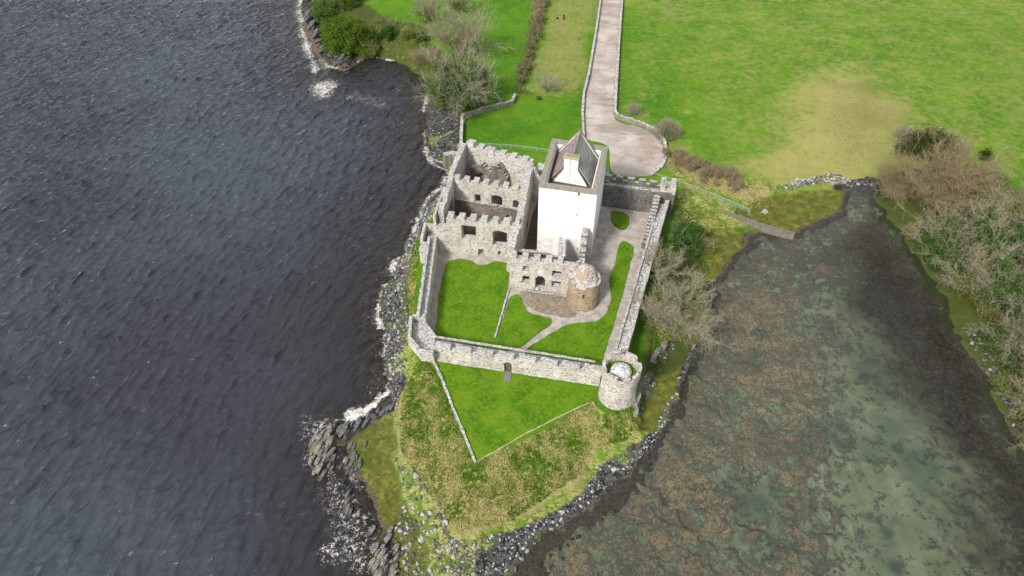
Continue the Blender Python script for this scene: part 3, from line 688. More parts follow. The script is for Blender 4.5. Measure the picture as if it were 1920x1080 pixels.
def gable(c0, c1, off, th, rise, name, mats):
    mb = MB(); l = np.array(c0)+rn*off; r = np.array(c1)+rn*off; ap = (l+r)/2; k = (r-l)/np.hypot(*(r-l))
    l = l-k*.15; r = r+k*.15
    fr = [(l[0], l[1], 17.6), (r[0], r[1], 17.6), (r[0], r[1], ZE+rise), (ap[0], ap[1], ZR+rise+.1), (l[0], l[1], ZE+rise)]
    bk = [(x+rn[0]*th, y+rn[1]*th, z) for x, y, z in fr]
    mb.add(fr+bk, [(0,1,2,3,4), (9,8,7,6,5), (1,0,5,6), (0,4,9,5), (2,1,6,7)], 0)
    g = mb.build(name, M['lime'], tw)
    mb = MB()                            # coping stones
    for p, q in ((fr[4], fr[3]), (fr[3], fr[2])):
        p = np.array(p); q = np.array(q); t3 = np.array((rn[0]*(th+.1), rn[1]*(th+.1), 0)); s3 = np.array((rn[0]*.06, rn[1]*.06, 0)); N_ = 9
        for i in range(N_):
            A_, B_ = p+(q-p)*i/N_-s3, p+(q-p)*(i+1)/N_-s3; zt = .10+random.uniform(0, .05)
            mb.hexa([A_-(0,0,.03), B_-(0,0,.03), B_+t3-(0,0,.03), A_+t3-(0,0,.03)], [A_+(0,0,zt), B_+(0,0,zt), B_+t3+(0,0,zt), A_+t3+(0,0,zt)])
    c2 = mb.build('coping', M['cap'], g)
    return g
_k = (SR-SL)/np.hypot(*(SR-SL)); ZR -= .55; gable(SL+_k*.9, SR-_k*.9, -.3, .55, .02, 'gable', None); ZR += .55; gable(SL, SR, float(np.hypot(*rv))-.1, .5, .12, 'gable', None)
mb = MB(); k = (SR-SL)/np.hypot(*(SR-SL)); cc_ = AP-rn*.36-k*.1
cs = [cc_-k*1.28, cc_+k*1.28, cc_+k*1.28+rn*1.25, cc_-k*1.28+rn*1.25]
mb.hexa([(x, y, 19.4) for x, y in cs], [(x, y, ZR-.15) for x, y in cs]); ch_ = mb.build('chimney', M['lime'], tw)
mb = MB(); c8 = [tuple(p) for p in (cs[0]-k*.1-rn*.1, cs[1]+k*.1-rn*.1, cs[2]+k*.1+rn*.1, cs[3]-k*.1+rn*.1)]
mb.prism(c8, ZR-.15, ZR+.25); c9 = inset(c8, .3); mb.prism(c9, ZR+.25, ZR+.4, 1); mb.build('chimney_cap', [M['lichen'], M['cap']], ch_)
# small white caphouse walls at the rear corners
mb = MB(); Wall(L2(BL, FL, .09), L2(BR, FR, .09), .1, 17.7, 19.08).mesh(mb, 0, 2, .01)
mb.build('rear_inner_wall', M['lime'], tw)
mb = MB()
for t0, side in ((.14, 0), (.30, 0)):
    pass
for f_ in (.16, .3, .45, .6, .75, .9):      # flagstones across the west wall walk
    mb = MB(); a = np.array(L2(n_in[0], n_in[3], f_)); mb.box(a+k*.5, (.9, .14), 17.7, 17.85, math.atan2(k[1], k[0])); mb.build('flagstone', M['stone'], tw)

# --- ruined hall range
hall = thing('hall_ruin', (-5, 112, 3.5), 'roofless pale stone hall with battlements, left of the white tower', 'ruined hall')
def part(wl, name, mat='stone', parent=hall, **kw):
    mb = MB(); wl.mesh(mb, **kw); return mb.build(name, M[mat], parent)
S0, S1 = (-14.5,102.5), (1.3,99.75)
ws = Wall(S0, S1, 1.3, 3.3, 11.6, .25)
ws.crenel(11.55, 12.5, 1.15, 1.0, 2.35); old = ws.topf; ws.topf = lambda u: 9.4 if u < 2.0 else old(u); ws.uc += [2.0]; ws.zc += [9.4]
ws.hole(865.5,423.5,892.5,448); ws.hole(924,433.5,950.5,461,.35); ws.hole(897,466,908,483); ws.hole(934.3,469.5,940,477)
part(ws, 'front_wall', ja=.06)
M0, M1 = (-11.9,114.7), (3.2,110.7)
wm = Wall(M0, M1, 1.1, 3.3, 11.6); wm.crenel(11.6, 12.5, 1.1, .95, .2)
for h_ in ((890,364.5,901,382.5,0), (921,367,942,389,.25), (961,375.5,973,401,.3)): wm.hole(*h_)
part(wm, 'middle_wall', ja=.06)
wm2 = Wall((M0[0]+.15, M0[1]-.75), (M1[0]-.4, M1[1]-.75), .7, 3.3, 7.4); wm2.holeuz(11, 12.1, 3.5, 5.7)
part(wm2, 'fireplace_ledge', 'stone_in', rag=.35, ja=.09)  # darker brown puts the room's shadow into the ledge colour
NW, NE = P(874,267,12.6)[:2], P(996,300,12.4)[:2]
wn = Wall(NW, NE, 1.5, 3.3, 12.6); wn.topf = lambda u: 12.7 if u < 1.6 else (12.1 if u < 5 else 11.9-.02*u+(.5 if (u % 2.6) < 1.3 else 0))
wn.uc += list(np.arange(1.3, 14, 1.3)); part(wn, 'rear_wall', ja=.09, rag=.35)
wi = Wall((NW[0]+.9, NW[1]-2.2), (NE[0]-5, NE[1]+.9), 1.0, 3.3, 9.5)
wi.topf = lambda u: 9.2-abs(u-2.6)*.55 if u < 4.6 else (9.6 if u < 6.3 else 9.4-(u-6.3)*.9); wi.holeuz(1.4, 3.8, 3.4, 7, .8)
part(wi, 'inner_wall', 'stone_in', ja=.1, rag=.3)  # brown tone stands in for the dim rear room
mb = MB()
for i in range(9):
    p = P(936+i*3.5, 305+i*2.9, 10.2-i*.42); mb.box((p[0], p[1]), (1.0, .55), 7, 10.2-i*.42, .7)
mb.build('stone_stair', M['stone_in'], hall)
# west wall: mural passage between two skins
WS = (-13.1,103.9)
ww = Wall(M0, WS, 1.0, 3.3, 12.2); ww.n = -ww.n; 
def leftwall(p0, p1, th, z0, z1):       # body to the right of the direction
    return Wall(p1, p0, th, z0, z1)
ww = Wall(WS, (M0[0]+.05, M0[1]), 1.0, 3.3, 12.2); ww.topf = lambda u: 12.0+.5*math.sin(u*1.3)
part(ww, 'side_wall', rag=.5, ja=.1)
wo = Wall((-14.6,102.9), (-13.3,112.4), .5, 3.3, 11.6); part(wo, 'outer_skin', rag=.35, ja=.08)
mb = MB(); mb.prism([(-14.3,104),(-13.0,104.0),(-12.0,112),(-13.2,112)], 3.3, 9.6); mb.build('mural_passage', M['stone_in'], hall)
wu = Wall((M0[0], M0[1]+1.1), (NW[0], NW[1]-.0), 1.1, 3.3, 12.4); part(wu, 'side_wall', rag=.35, ja=.09)
# east wall, broken down towards the gatehouse
we = Wall((1.75,99.3), (3.75,115.2), 1.25, 3.3, 12); we.topf = lambda u: 12.3-.5*math.sin(u*1.1)+(-.9 if 3 < u < 4.2 else 0)
we.holeuz(9, 10, 4, 6.2)
part(we, 'side_wall', rag=.5, ja=.12)
we2 = Wall((.1,95.6), (1.6,99.3), 1.2, 3.3, 11.5); we2.topf = lambda u: 8.4+.95*u
part(we2, 'broken_wall_end', rag=.3, ja=.12)
mb = MB(); mb.prism([(-13,104),(1.6,101.2),(3.4,111),(-11.6,114.6)], 3.3, 3.62); mb.prism([(-11.5,115.9),(3.4,112),(4.2,119.8),(-9.6,126.5)], 3.3, 3.62)
mb.build('earth_floor', M['earth'], hall)
mb = MB(); mb.prism([(1.9,99.2),(4.7,98.5),(4.9,102),(8,117.4),(5.5,118),(4.4,114.5)], 3.3, 3.6); mb.build('passage_floor', M['earth'], hall)  # dark tone carries the shade of the narrow passage
# round stair shell between hall and tower
rs = (5.75, 119.8)
mb = MB(); ringwall(mb, rs, 2.0, .7, 3.4, lambda a: 11.2+.8*math.sin(a*2+1)+.4*math.sin(5*a), ja=.1); rt = mb.build('stair_shell', M['stone'], hall)
mb = MB(); 
for i in range(12):
    a = i*.42+2; mb.box((rs[0]+.75*math.cos(a), rs[1]+.75*math.sin(a)), (1.2, .4), 5, 7.0+i*.22, a)
mb.build('stone_stair', M['stone_in'], hall)
wp = Wall((3.75,115.4), (4.35,118.3), 1.3, 3.3, 12.2); part(wp, 'wall_stub', rag=.6, ja=.12)

# --- gatehouse front
gate = thing('gatehouse_ruin', (5.5, 92, 3.5), 'small ruined gatehouse with round-arched doorway below the white tower', 'gatehouse')
wf = Wall((-.4,92.15), (12.2,89.85), 1.1, 3.3, 10.6, .15); wf.crenel(10.5, 11.35, 1.1, 1.05, .05, 9.6)
o2 = wf.topf; wf.topf = lambda u: o2(u) if u < 9.6 else 10.6-.1*(u-9.6)
wf.hole(980,499,993,508.5); wf.hole(980,517,992.5,530); wf.hole(1003.5,517.5,1022.5,542,.9); wf.hole(1035,508,1053,519.5); wf.hole(1034,527,1052,538)
part(wf, 'front_wall', parent=gate, ja=.05)
part(Wall((-.35,95.5), (-.35,92.2), 1.0, 3.3, 9.6), 'side_wall', parent=gate, ja=.07, rag=.3)
part(Wall((9.0,92.3), (9.6,98.6), .7, 3.3, 10), 'inner_wall', 'stone_in', gate, ja=.08, rag=.4)
wq = Wall((13.0,91), (14.2,99.2), 1.1, 3.3, 10); wq.topf = lambda u: 9.4+.35*u; part(wq, 'inner_wall', 'stone_in', gate, ja=.12, rag=.6)
part(Wall((.7,97.5), (4.8,97.0), .8, 3.3, 7.5), 'inner_wall', 'stone_in', gate, ja=.08, rag=.4)
mb = MB(); pq = np.array(P(1013, 482, 9)); 
uu, zz_ = wf.uz(1013.5, 510); q = wf.p0+wf.e*uu; t = -wf.n*.06
mb.hexa([(q[0]+x*wf.e[0]+o*wf.n[0], q[1]+x*wf.e[1]+o*wf.n[1], zz_-.3) for x, o in ((-.45,-.14),(.45,-.14),(.45,.2),(-.45,.2))], [(q[0]+x*wf.e[0]+o*wf.n[0], q[1]+x*wf.e[1]+o*wf.n[1], zz_+.3) for x, o in ((-.45,-.14),(.45,-.14),(.45,.2),(-.45,.2))])
mb.build('plaque', simple('pale_plaque', (.50,.55,.60), (.58,.62,.65)), gate)
mb = MB(); st = P(1012, 547, 3.6); mb.box((st[0], st[1]), (5.2, 1.1), 3.45, 3.72, math.atan2(wf.e[1], wf.e[0])); mb.box((st[0], st[1]+.4), (4.4, .8), 3.72, 3.9, math.atan2(wf.e[1], wf.e[0]))
mb.build('doorstep', M['stone_in'], gate)

mb = MB(); mb.prism([(.7,92.9),(12,90.9),(13,98.9),(4.9,101.4),(1.4,97.5)], 3.3, 3.58); mb.build('earth_floor', M['earth'], gate)  # dark sheet carries the shade behind the gatehouse front
# --- round stair turret in the court
tc_ = (12.95, 88.45)
tur = thing('round_turret', (*tc_, 3.5), 'squat round turret of orange-brown rubble with a broken white-topped cap', 'turret')
mb = MB(); ringwall(mb, tc_, lambda z: 3.0-(z-3.5)*.035, .7, 3.4, lambda a: 9.0+1.6*max(0, math.sin(a-.5))+.25*math.sin(4*a), ja=.07); dr = mb.build('drum', M['stone_orange'], tur)
n = NT('white_speckled_rubble'); c = n.mix(n.mr(n.noise(4.5, 4, .75), .46, .56), (.60,.57,.53), (.16,.14,.12)); c = n.mix(n.mr(n.noise(.9, 3), .48, .60, 0, .8), c, (.38,.28,.19))
M['speck'] = n.done(n.bsdf(c, .9, n.bump(n.noise(4.5, 4, .75), .9, .2), .1))
mb = MB(); lathe(mb, tc_, [(2.45, 8.3), (2.4, 8.9), (2.1, 9.5), (1.7, 10.1), (1.25, 10.8), (.7, 11.3), (.15, 11.6)], 28, 0, .22, lambda a, r, z: .9*math.sin(a)*(r/2.3)*.4+(.5 if math.sin(a) > .1 else 0))
mb.build('broken_cap', M['speck'], tur)
a = math.atan2(-88.45, -3); mb = MB(); q = P(1094, 552.5, 7.5); dv = np.array([q[0]-tc_[0], q[1]-tc_[1]]); dv /= np.hypot(*dv); q = np.array(tc_)+dv*2.93
mb.box(q, (.25, .16), 6.9, 7.7, math.atan2(dv[1], dv[0])+math.pi/2); mb.build('arrow_slit', M['dark'], tur)

# --- corner tower
tcx = (16.85, 66.9)
ct = thing('corner_tower', (*tcx, 1), 'tall round battlemented tower at the south-east corner of the curtain wall', 'tower')
mb = MB(); lathe(mb, tcx, [(3.35, -.3), (3.2, 1.5), (3.0, 3.5), (2.86, 5.5), (2.8, 7.5), (2.78, 8.6), (2.95, 8.9)], 64, 0, .05); lathe(mb, tcx, [(2.95, 8.9), (1.4, 9.0), (.1, 9.0)], 64, 0, .04); mb.build('shaft', M['stone'], ct)
def tp(a):
    a = math.degrees(a) % 360
    for lo_, hi_ in ((300, 326), (268, 288), (215, 250), (160, 200), (88, 125), (30, 72), (345, 360), (0, 10)):
        if lo_ <= a <= hi_: return 11.0
    if 128 < a < 158: return 9.4
    return 10.25
mb = MB(); ringwall(mb, tcx, 3.02, .5, 8.9, tp, 72, 0, .03); mb.build('battlement', M['stone'], ct)
mb = MB(); lathe(mb, tcx, [(2.5, 9.05), (1.7, 9.15), (1.2, 9.2)], 40, 0, .05); mb.build('turf', M['lawn'], ct)
n = NT('white_lichen_rubble'); v = n.voro(3.3); r = n.sep(v.outputs['Color']); c = n.mix(n.mr(n.noise(4.2, 3, .75), .50, .57), (.66,.65,.63), (.13,.13,.13))
M['whiterub'] = n.done(n.bsdf(c, .9, n.bump(v.outputs['Distance'], .8, .15), .1))
mb = MB(); lathe(mb, tcx, [(1.75, 9.05), (1.6, 9.8), (1.25, 10.15), (.7, 10.35), (.1, 10.4)], 30, 0, .1); mb.build('cap_stones', M['whiterub'], ct)
dcy = (14.4, 61.6)

# --- curtain walls
def crn(name, lab, cat='curtain wall', loc=None): return thing(name, loc, lab, cat)
cs_ = crn('curtain_wall', 'pale south curtain wall with battlements above the triangular lawn', loc=(0, 72, 3))
w1 = Wall((-13.1,74.2), (14.2,68.85), 2.1, 1.6, 6.1, .35); u_, _ = w1.uz(945, 690)
w1.hole(945.5,679,959.5,698,.7); part(w1, 'wall_body', parent=cs_, ja=.07)
w1b = Wall((-13.0,74.23), (14.2,68.88), .8, 6.12, 6.8); w1b.crenel(6.5, 7.25, 2.6, .95, .3); part(w1b, 'battlement', parent=cs_, ja=.06)
mb = MB(); a = w1.p0+w1.e*u_; 
part(Wall((-13.6,77.0), (13.5,71.4), .25, 6.12, 6.4), 'inner_kerb', parent=cs_, ja=.06, rag=.15)
mb = MB(); uo = w1.op[0]; p = w1.p0+w1.e*(uo[0]-.1)+w1.n*.35; q = w1.p0+w1.e*(uo[1]+.1)+w1.n*.35
mb.hexa([(p[0],p[1],3),(q[0],q[1],3),(q[0]+w1.n[0]*.1,q[1]+w1.n[1]*.1,3),(p[0]+w1.n[0]*.1,p[1]+w1.n[1]*.1,3)], [(p[0],p[1],5.4),(q[0],q[1],5.4),(q[0]+w1.n[0]*.1,q[1]+w1.n[1]*.1,5.4),(p[0]+w1.n[0]*.1,p[1]+w1.n[1]*.1,5.4)]); mb.build('gate_door', M['wood'], cs_)
mb = MB(); mb.prism(XY([(947,696),(959,697),(957,717),(945,716)], 3.6), 2.9, 3.68); tag(mb.build('stone_slab', M['slab'], None, loc=(0, 69, 3)), 'grey stone slab laid outside the arched postern of the south wall', 'slab')

cw = crn('curtain_wall', 'west curtain wall along the sea side of the castle court', loc=(-15.8, 91, 3))
w2 = Wall((-14.75,80.3), (-14.6,102.2), 1.5, 1.5, 7.3); part(w2, 'wall_body', parent=cw, ja=.1, rag=.25)
part(Wall((-15.75,80.3), (-15.7,101), .5, 7.3, 8.2), 'parapet', parent=cw, ja=.09, rag=.35)
part(Wall((-17.7,98.6), (-16.1,98.3), 2.2, 1.0, 7.2), 'buttress', parent=cw, ja=.07)
part(Wall((-17.2,100.8), (-16.9,106), .5, 1.5, 7.6), 'turret_wall', parent=cw, ja=.08, rag=.2)
part(Wall((-14.6,105.5), (-16.9,106), .5, 1.5, 7.6), 'turret_wall', parent=cw, ja=.08, rag=.2)
mb = MB(); mb.prism([(-16.2,100.8),(-14.6,102.4),(-14.6,105.4),(-16.8,105.8)], 1, 5.6); mb.build('turret_floor', M['stone_in'], cw)

sw = thing('corner_bartizan', (-15, 76.5, 3), 'low angular corner turret at the south-west corner above the rocks', 'turret')
pts = [(-17.6,80.6), (-17.3,75.6), (-15.6,73.3), (-12.9,72.7)]
pb = [(-16.9,80.3), (-16.5,75.9), (-15.2,74.0), (-12.9,73.4)]
mb = MB(); mb.prism(pb+[(-12.9,77.4),(-14.8,80.3)], .4, 6.3); mb.build('turret_body', M['stone'], sw)
for i in range(3):
    part(Wall(pts[i], pts[i+1], .55, 5.6, 7.6 if i < 2 else 7.0), 'parapet', parent=sw, ja=.06, rag=.2)
part(Wall((-17.0,80.6), (-14.8,80.6), .5, 5.6, 7.5), 'parapet', parent=sw, ja=.06)

ce = crn('curtain_wall', 'long east curtain wall with lichen-spotted top beside the bare trees', loc=(23, 92, 3))
E0, E1 = (15.9,70.6), (30.1,113.2)
we3 = Wall(E1, E0, 2.0, 2.0, 7.1); 
we3 = Wall(E0, E1, 2.0, 2.0, 7.1); we3.n = we3.n  # body to the left would be inside, so run it the other way
e_ = np.array(E1)-np.array(E0); e_ /= np.hypot(*e_); no = np.array([e_[1], -e_[0]])
OE0, OE1 = np.array(E0)+no*2.1, np.array(E1)+no*2.1
w3 = Wall(OE0, OE1, 2.1, .6, 7.0); part(w3, 'wall_body', 'stone_grey', parent=ce, ja=.1, rag=.15)
w3b = Wall(OE0+e_*2, OE1, .75, 7.02, 8.0); w3b.crenel(7.5, 8.15, 2.4, 1.3, .5); part(w3b, 'battlement', parent=ce, ja=.1, rag=.12)
part(Wall(np.array(E0)+no*.35+e_*3, np.array(E1)+no*.35-e_*8, .35, 7.02, 7.5), 'inner_kerb', parent=ce, ja=.09, rag=.3)
mb = MB(); 
for i in range(14):
    p = np.array(E1)-e_*(1.0+i*.75)-no*.05; z = 9.3-i*.32; mb.hexa(*[[(p[0]+a*e_[0]+b*no[0], p[1]+a*e_[1]+b*no[1], zz) for a, b in ((-.375,-1.0),(-.375,.3),(.375,.3),(.375,-1.0))][::-1] for zz in (3.3, z)])
mb.build('stair_flight', M['stone_grey'], ce)

cnn = crn('curtain_wall', 'dark grey north curtain wall right of the white tower', loc=(25, 115.5, 3))
w4 = Wall((18.9,116.9), (30.4,114.1), 1.3, 3.3, 9.0); part(w4, 'wall_body', 'stone_grey', parent=cnn, ja=.07)
w4b = Wall((18.9+.25,117.9), (30.4+.25,115.1), .7, 9.02, 10.5); w4b.crenel(9.8, 10.6, 1.4, .9, .2); part(w4b, 'battlement', 'stone_grey', parent=cnn, ja=.06)
part(Wall((20.2,117.3), (20.6,122.3), 1.3, 3.3, 9.5), 'cross_wall', 'stone_grey', parent=cnn, ja=.08, rag=.2)
mb = MB(); mb.box((31.9,115.0), (3.2, 3.0), 3, 9.4, -.2); mb.build('corner_turret', M['stone_grey'], cnn)
for p, q in (((30.1,113.9),(33.2,113.2)), ((33.2,113.2),(33.8,116.3)), ((33.8,116.3),(30.8,117.0)), ((30.8,117.0),(30.1,113.9))):
    w5 = Wall(p, q, .6, 9.0, 10.4); w5.crenel(10.0, 10.9, 1.0, 1.0, 0); part(w5, 'turret_parapet', parent=cnn, ja=.05)

# ruined plinth by the corner tower
mb = MB(); mb.prism(XY([(1104,762),(1120,750),(1152,778),(1158,792),(1140,800)], 2.2), -.3, 2.3, 0); q = mb.build('stone_plinth', [M['stone_grey']], None, loc=(14.4, 62, 1))
tag(q, 'broken masonry plinth with grass on top at the foot of the corner tower', 'masonry')

# ------------------------------------------------------------------ court lawns, paths, road
def sheet(name, pts, z, th, mat, lab, cat, kind='structure', ws=.25):
    xy = pts; out = []
    n_ = len(xy)
    for i in range(n_):                  # softened, slightly uneven outline
        a, b = np.array(xy[i]), np.array(xy[(i+1) % n_]); k = max(1, int(np.hypot(*(b-a))/.7))
        for j in range(k):
            t = j/k; p0 = np.array(xy[i-1]); p3 = np.array(xy[(i+2) % n_])
            q = .5*((2*a)+(-p0+b)*t+(2*p0-5*a+4*b-p3)*t*t+(-p0+3*a-3*b+p3)*t**3) if np.hypot(*(b-a)) < 12 else a+(b-a)*t
            v = mnoise.noise_vector(Vector((q[0]*1.1, q[1]*1.1, 0)))*ws; out.append((q[0]+v.x, q[1]+v.y))
    bm = bmesh.new(); vs = [bm.verts.new((x, y, z if not callable(z) else z(x, y))) for x, y in out]
    f = bm.faces.new(vs)
    if f.normal.z < 0 or sum(out[i][0]*out[(i+1)%len(out)][1]-out[(i+1)%len(out)][0]*out[i][1] for i in range(len(out))) < 0: f.normal_flip()
    e = bmesh.ops.extrude_face_region(bm, geom=[f]); vv = [g for g in e['geom'] if isinstance(g, bmesh.types.BMVert)]
    for v in vs: v.co.z -= th
    bm.normal_update(); bmesh.ops.triangulate(bm, faces=[f_ for f_ in bm.faces if len(f_.verts) > 4]); bmesh.ops.recalc_face_normals(bm, faces=bm.faces)
    me = bpy.data.meshes.new(name); bm.to_mesh(me); bm.free(); me.materials.append(M[mat])
    o = link(name, me); tag(o, lab, cat, kind=kind); return o
sheet('lawn', XY([(840,491),(860,486),(880,487),(895,496),(912,496),(928,490),(950,494),(954,510),(950,548),(938,592),(927,634),(931,635),(944,592),(958,555),(968,551),(978,560),(984,578),(1000,589),(1033,597),(1031,610),(1005,627),(962,656),(905,650),(822,630),(819,600),(822,560),(829,520)], 3.65), 3.66, .3, 'lawn', 'clipped lawn filling the west half of the castle court', 'lawn')
sheet('lawn', XY([(984,662),(1040,621),(1062,609),(1095,604),(1120,601),(1136,586),(1146,552),(1142.6,522),(1152.6,496),(1158,467),(1169,452),(1187,463),(1185,482),(1178.5,507),(1165.5,559),(1147,618.5),(1132,667),(1121,685),(1060,676)], 3.65), 3.66, .3, 'lawn', 'clipped lawn running up the east side of the castle court', 'lawn')
sheet('lawn', XY([(1145,407),(1149,395),(1175,401),(1180,415),(1171,430),(1154,424)], 3.65), 3.66, .3, 'lawn', 'small round patch of lawn beside the white tower', 'lawn')
sheet('lawn', XY([(814,681),(848,765),(893,866),(985,812),(1080,768),(1108,752),(1120,729),(1040,716),(945,698),(870,688)], 3.5), 3.57, .7, 'lawn', 'triangular clipped lawn outside the south curtain wall', 'lawn', ws=.1)
sheet('cobbles', XY([(975,547),(1015,552),(1060,556),(1066,572),(1082,588),(1066,596),(1035,591),(1003,582),(984,566)], 3.55), 3.56, .1, 'cobble', 'worn cobbled apron before the gatehouse door', 'paving')
roadp = GX([(1136,-115),(1130,-60),(1128,0),(1118,70),(1106,140),(1098,180),(1096,215),(1098,250),(1104,262),(1140,275),(1150,325),(1212,330),(1235,318),(1246,292),(1240,270),(1222,250),(1196,238),(1152,222),(1153,170),(1158,80),(1164,0),(1168,-60),(1172,-115)])
sheet('road', roadp, lambda x, y: float(base(y))+.05, .3, 'road', 'pale gravel drive widening to a turning place', 'road', ws=.05)

def lowwall(px, name, lab, cat='stone wall', th=.55, h=.95, mat='stone_low', z=None, jag=.12, drop=.6, zt=None):
    g = [G(*p) if z is None else np.array([*P(*p, z)[:2], z]) for p in px]
    loc = tuple(g[len(g)//2]); mb = MB(); 
    pts = []
    for i in range(len(g)-1):
        k = max(1, int(np.hypot(*(g[i+1]-g[i])[:2])/.6))
        pts += [g[i]+(g[i+1]-g[i])*j/k for j in range(k)]
    pts.append(g[-1]); vs = []; fs = []
    for i, p in enumerate(pts):
        a = pts[max(0, i-1)]; b = pts[min(len(pts)-1, i+1)]; e = (b-a)[:2]; e = e/(np.hypot(*e)+1e-9); nn = np.array([-e[1], e[0]])
        hh_ = h+random.uniform(-jag, jag); t2 = th*.5*random.uniform(.85, 1.15)
        for s_, z_ in ((-1, -drop), (-1, hh_), (1, hh_+random.uniform(-.05, .05)), (1, -drop)):
            q = p[:2]+nn*t2*s_*(1.15 if z_ < 0 else 1); vs.append((q[0]+random.uniform(-.04, .04), q[1]+random.uniform(-.04, .04), p[2]+z_))
    for i in range(len(pts)-1):
        for k in range(3): fs.append((i*4+k, i*4+k+1, i*4+4+k+1, i*4+4+k))
    fs.append((0, 3, 2, 1)); k = (len(pts)-1)*4; fs.append((k, k+1, k+2, k+3)); mb.add(vs, fs)
    o = mb.build(name, M[mat], None, loc=loc); bm = bmesh.new(); bm.from_mesh(o.data); bmesh.ops.recalc_face_normals(bm, faces=bm.faces); bm.to_mesh(o.data); bm.free()
    return tag(o, lab, cat)
lowwall([(1133,-110),(1129,-50),(1126,0),(1116,70),(1104,140),(1094,182),(1092,215),(1094,262)], 'roadside_wall', 'low stone wall along the left side of the gravel drive', th=.6)
lowwall([(1175,-110),(1170,-50),(1166,0),(1160,80),(1155,160),(1152,214),(1158,222),(1196,234),(1226,248),(1244,268),(1249,292)], 'roadside_wall', 'low stone wall right of the drive, curving round the turning place', th=.75, h=1.1)
lowwall([(1249,292),(1240,312),(1218,330)], 'roadside_wall', 'short pale retaining wall closing the turning place', th=1.1, h=.5)
lowwall([(866,300),(865,262),(867,222),(912,208),(960,196),(966,184)], 'field_wall', 'cranked stone wall between shore trees and the small lawn north of the castle', th=.7, h=1.2)
lowwall([(955,541),(947,568),(938,600),(928,634)], 'divider_wall', 'narrow pale stone footing dividing the two court lawns', th=.3, h=.22, z=3.6, mat='stone', drop=.2)
lowwall([(813,678),(829,712),(850,768),(872,820),(891,868)], 'retaining_wall', 'thin pale stone retaining wall on the left edge of the triangular lawn', th=.4, h=.35, z=3.5, mat='stone', drop=1.4)
lowwall([(891,868),(930,846),(985,814),(1050,781),(1104,756)], 'retaining_wall', 'overgrown low kerb wall on the right edge of the triangular lawn', th=.2, h=.14, z=3.5, mat='kerb', drop=1.2, jag=.04)
lowwall([(1252,372),(1300,383),(1370,402),(1440,426),(1490,439)], 'causeway_wall', 'long low stone causeway wall running out into the bay', th=.8, h=.25, z=1.35, mat='dyke', drop=2.4)
lowwall([(864,292),(848,290),(832,293)], 'sea_wall', 'short sea wall stub reaching the shore at the north-west corner', th=1.4, h=.6, z=3.0, drop=3)

# fences
def fence(px, name, lab, h=1.1, rails=3, step=2.4, mesh_=True, z=None):
    g = [G(*p) if z is None else np.array([*P(*p, z)[:2], z]) for p in px]; t = thing(name, tuple(g[0]), lab, 'fence')
    mp = MB(); 
    for i in range(len(g)-1):
        L_ = np.hypot(*(g[i+1]-g[i])[:2]); k = max(1, int(L_/step))
        for j in range(k+1 if i == len(g)-2 else k):
            p = g[i]+(g[i+1]-g[i])*j/k; mb = MB(); mb.tube((p[0], p[1], p[2]-.4), (p[0], p[1], p[2]+h), .04, .04, 5); mb.build('post', M['metal'], t)
        for r_ in range(rails):
            zz = h*(1-r_/rails*.85); a = g[i]+(0, 0, zz); b = g[i+1]+(0, 0, zz); mp.tube(a, b, .045 if r_ == 0 else .02, .045 if r_ == 0 else .02, 5)
    mp.build('rail', M['metal'], t); return t
fence([(866,277),(900,276),(958,279),(1030,288)], 'wire_fence', 'thin metal rail fence behind the hall ruin')
fence([(1216,330),(1260,344),(1330,370),(1404,402)], 'mesh_fence', 'greenish metal fence from the bridge down to the bay', 1.3, 4, z=2.6)
fence([(1150,312),(1182,318),(1214,328)], 'bridge_railing', 'thin railing across the castle end of the turning place', 1.0, 3)

# ------------------------------------------------------------------ plants
def leafmat(name, a, b, c3, s=1.2):
    n = NT(name); f = n.mr(n.noise(s, 3, .6), .35, .65); g = n.noise(6, 2, .6)
    c = n.mix(f, a, b); c = n.mix(n.mr(g, .5, .7, 0, .7), c, c3)
    bs = n.n('ShaderNodeBsdfDiffuse'); n.set(bs.inputs[0], c); tl = n.n('ShaderNodeBsdfTranslucent'); n.set(tl.inputs[0], c)
    m = n.n('ShaderNodeMixShader'); m.inputs[0].default_value = .2; n.set(m.inputs[1], bs.outputs[0]); n.set(m.inputs[2], tl.outputs[0]); return n.done(m.outputs[0])
M['leaf'] = leafmat('bright_leaves', (.07,.13,.015), (.14,.21,.03), (.035,.075,.01))
M['ivy'] = leafmat('ivy_leaves', (.04,.105,.015), (.08,.165,.03), (.018,.05,.01))
M['darkleaf'] = leafmat('dark_evergreen_leaves', (.025,.05,.01), (.06,.095,.015), (.012,.028,.008))
M['moss'] = leafmat('yellow_green_leaves', (.13,.17,.03), (.20,.22,.05), (.07,.10,.02))
M['twig'] = simple('pale_twigs', (.20,.18,.12), (.35,.325,.235), 2)
M['twigbrown'] = simple('brown_twigs', (.19,.155,.09), (.30,.25,.15), 2)
M['bark'] = simple('bark', (.13,.11,.085), (.24,.21,.17), 4)
M['bud'] = leafmat('rusty_buds', (.22,.165,.075), (.29,.22,.11), (.15,.14,.05))
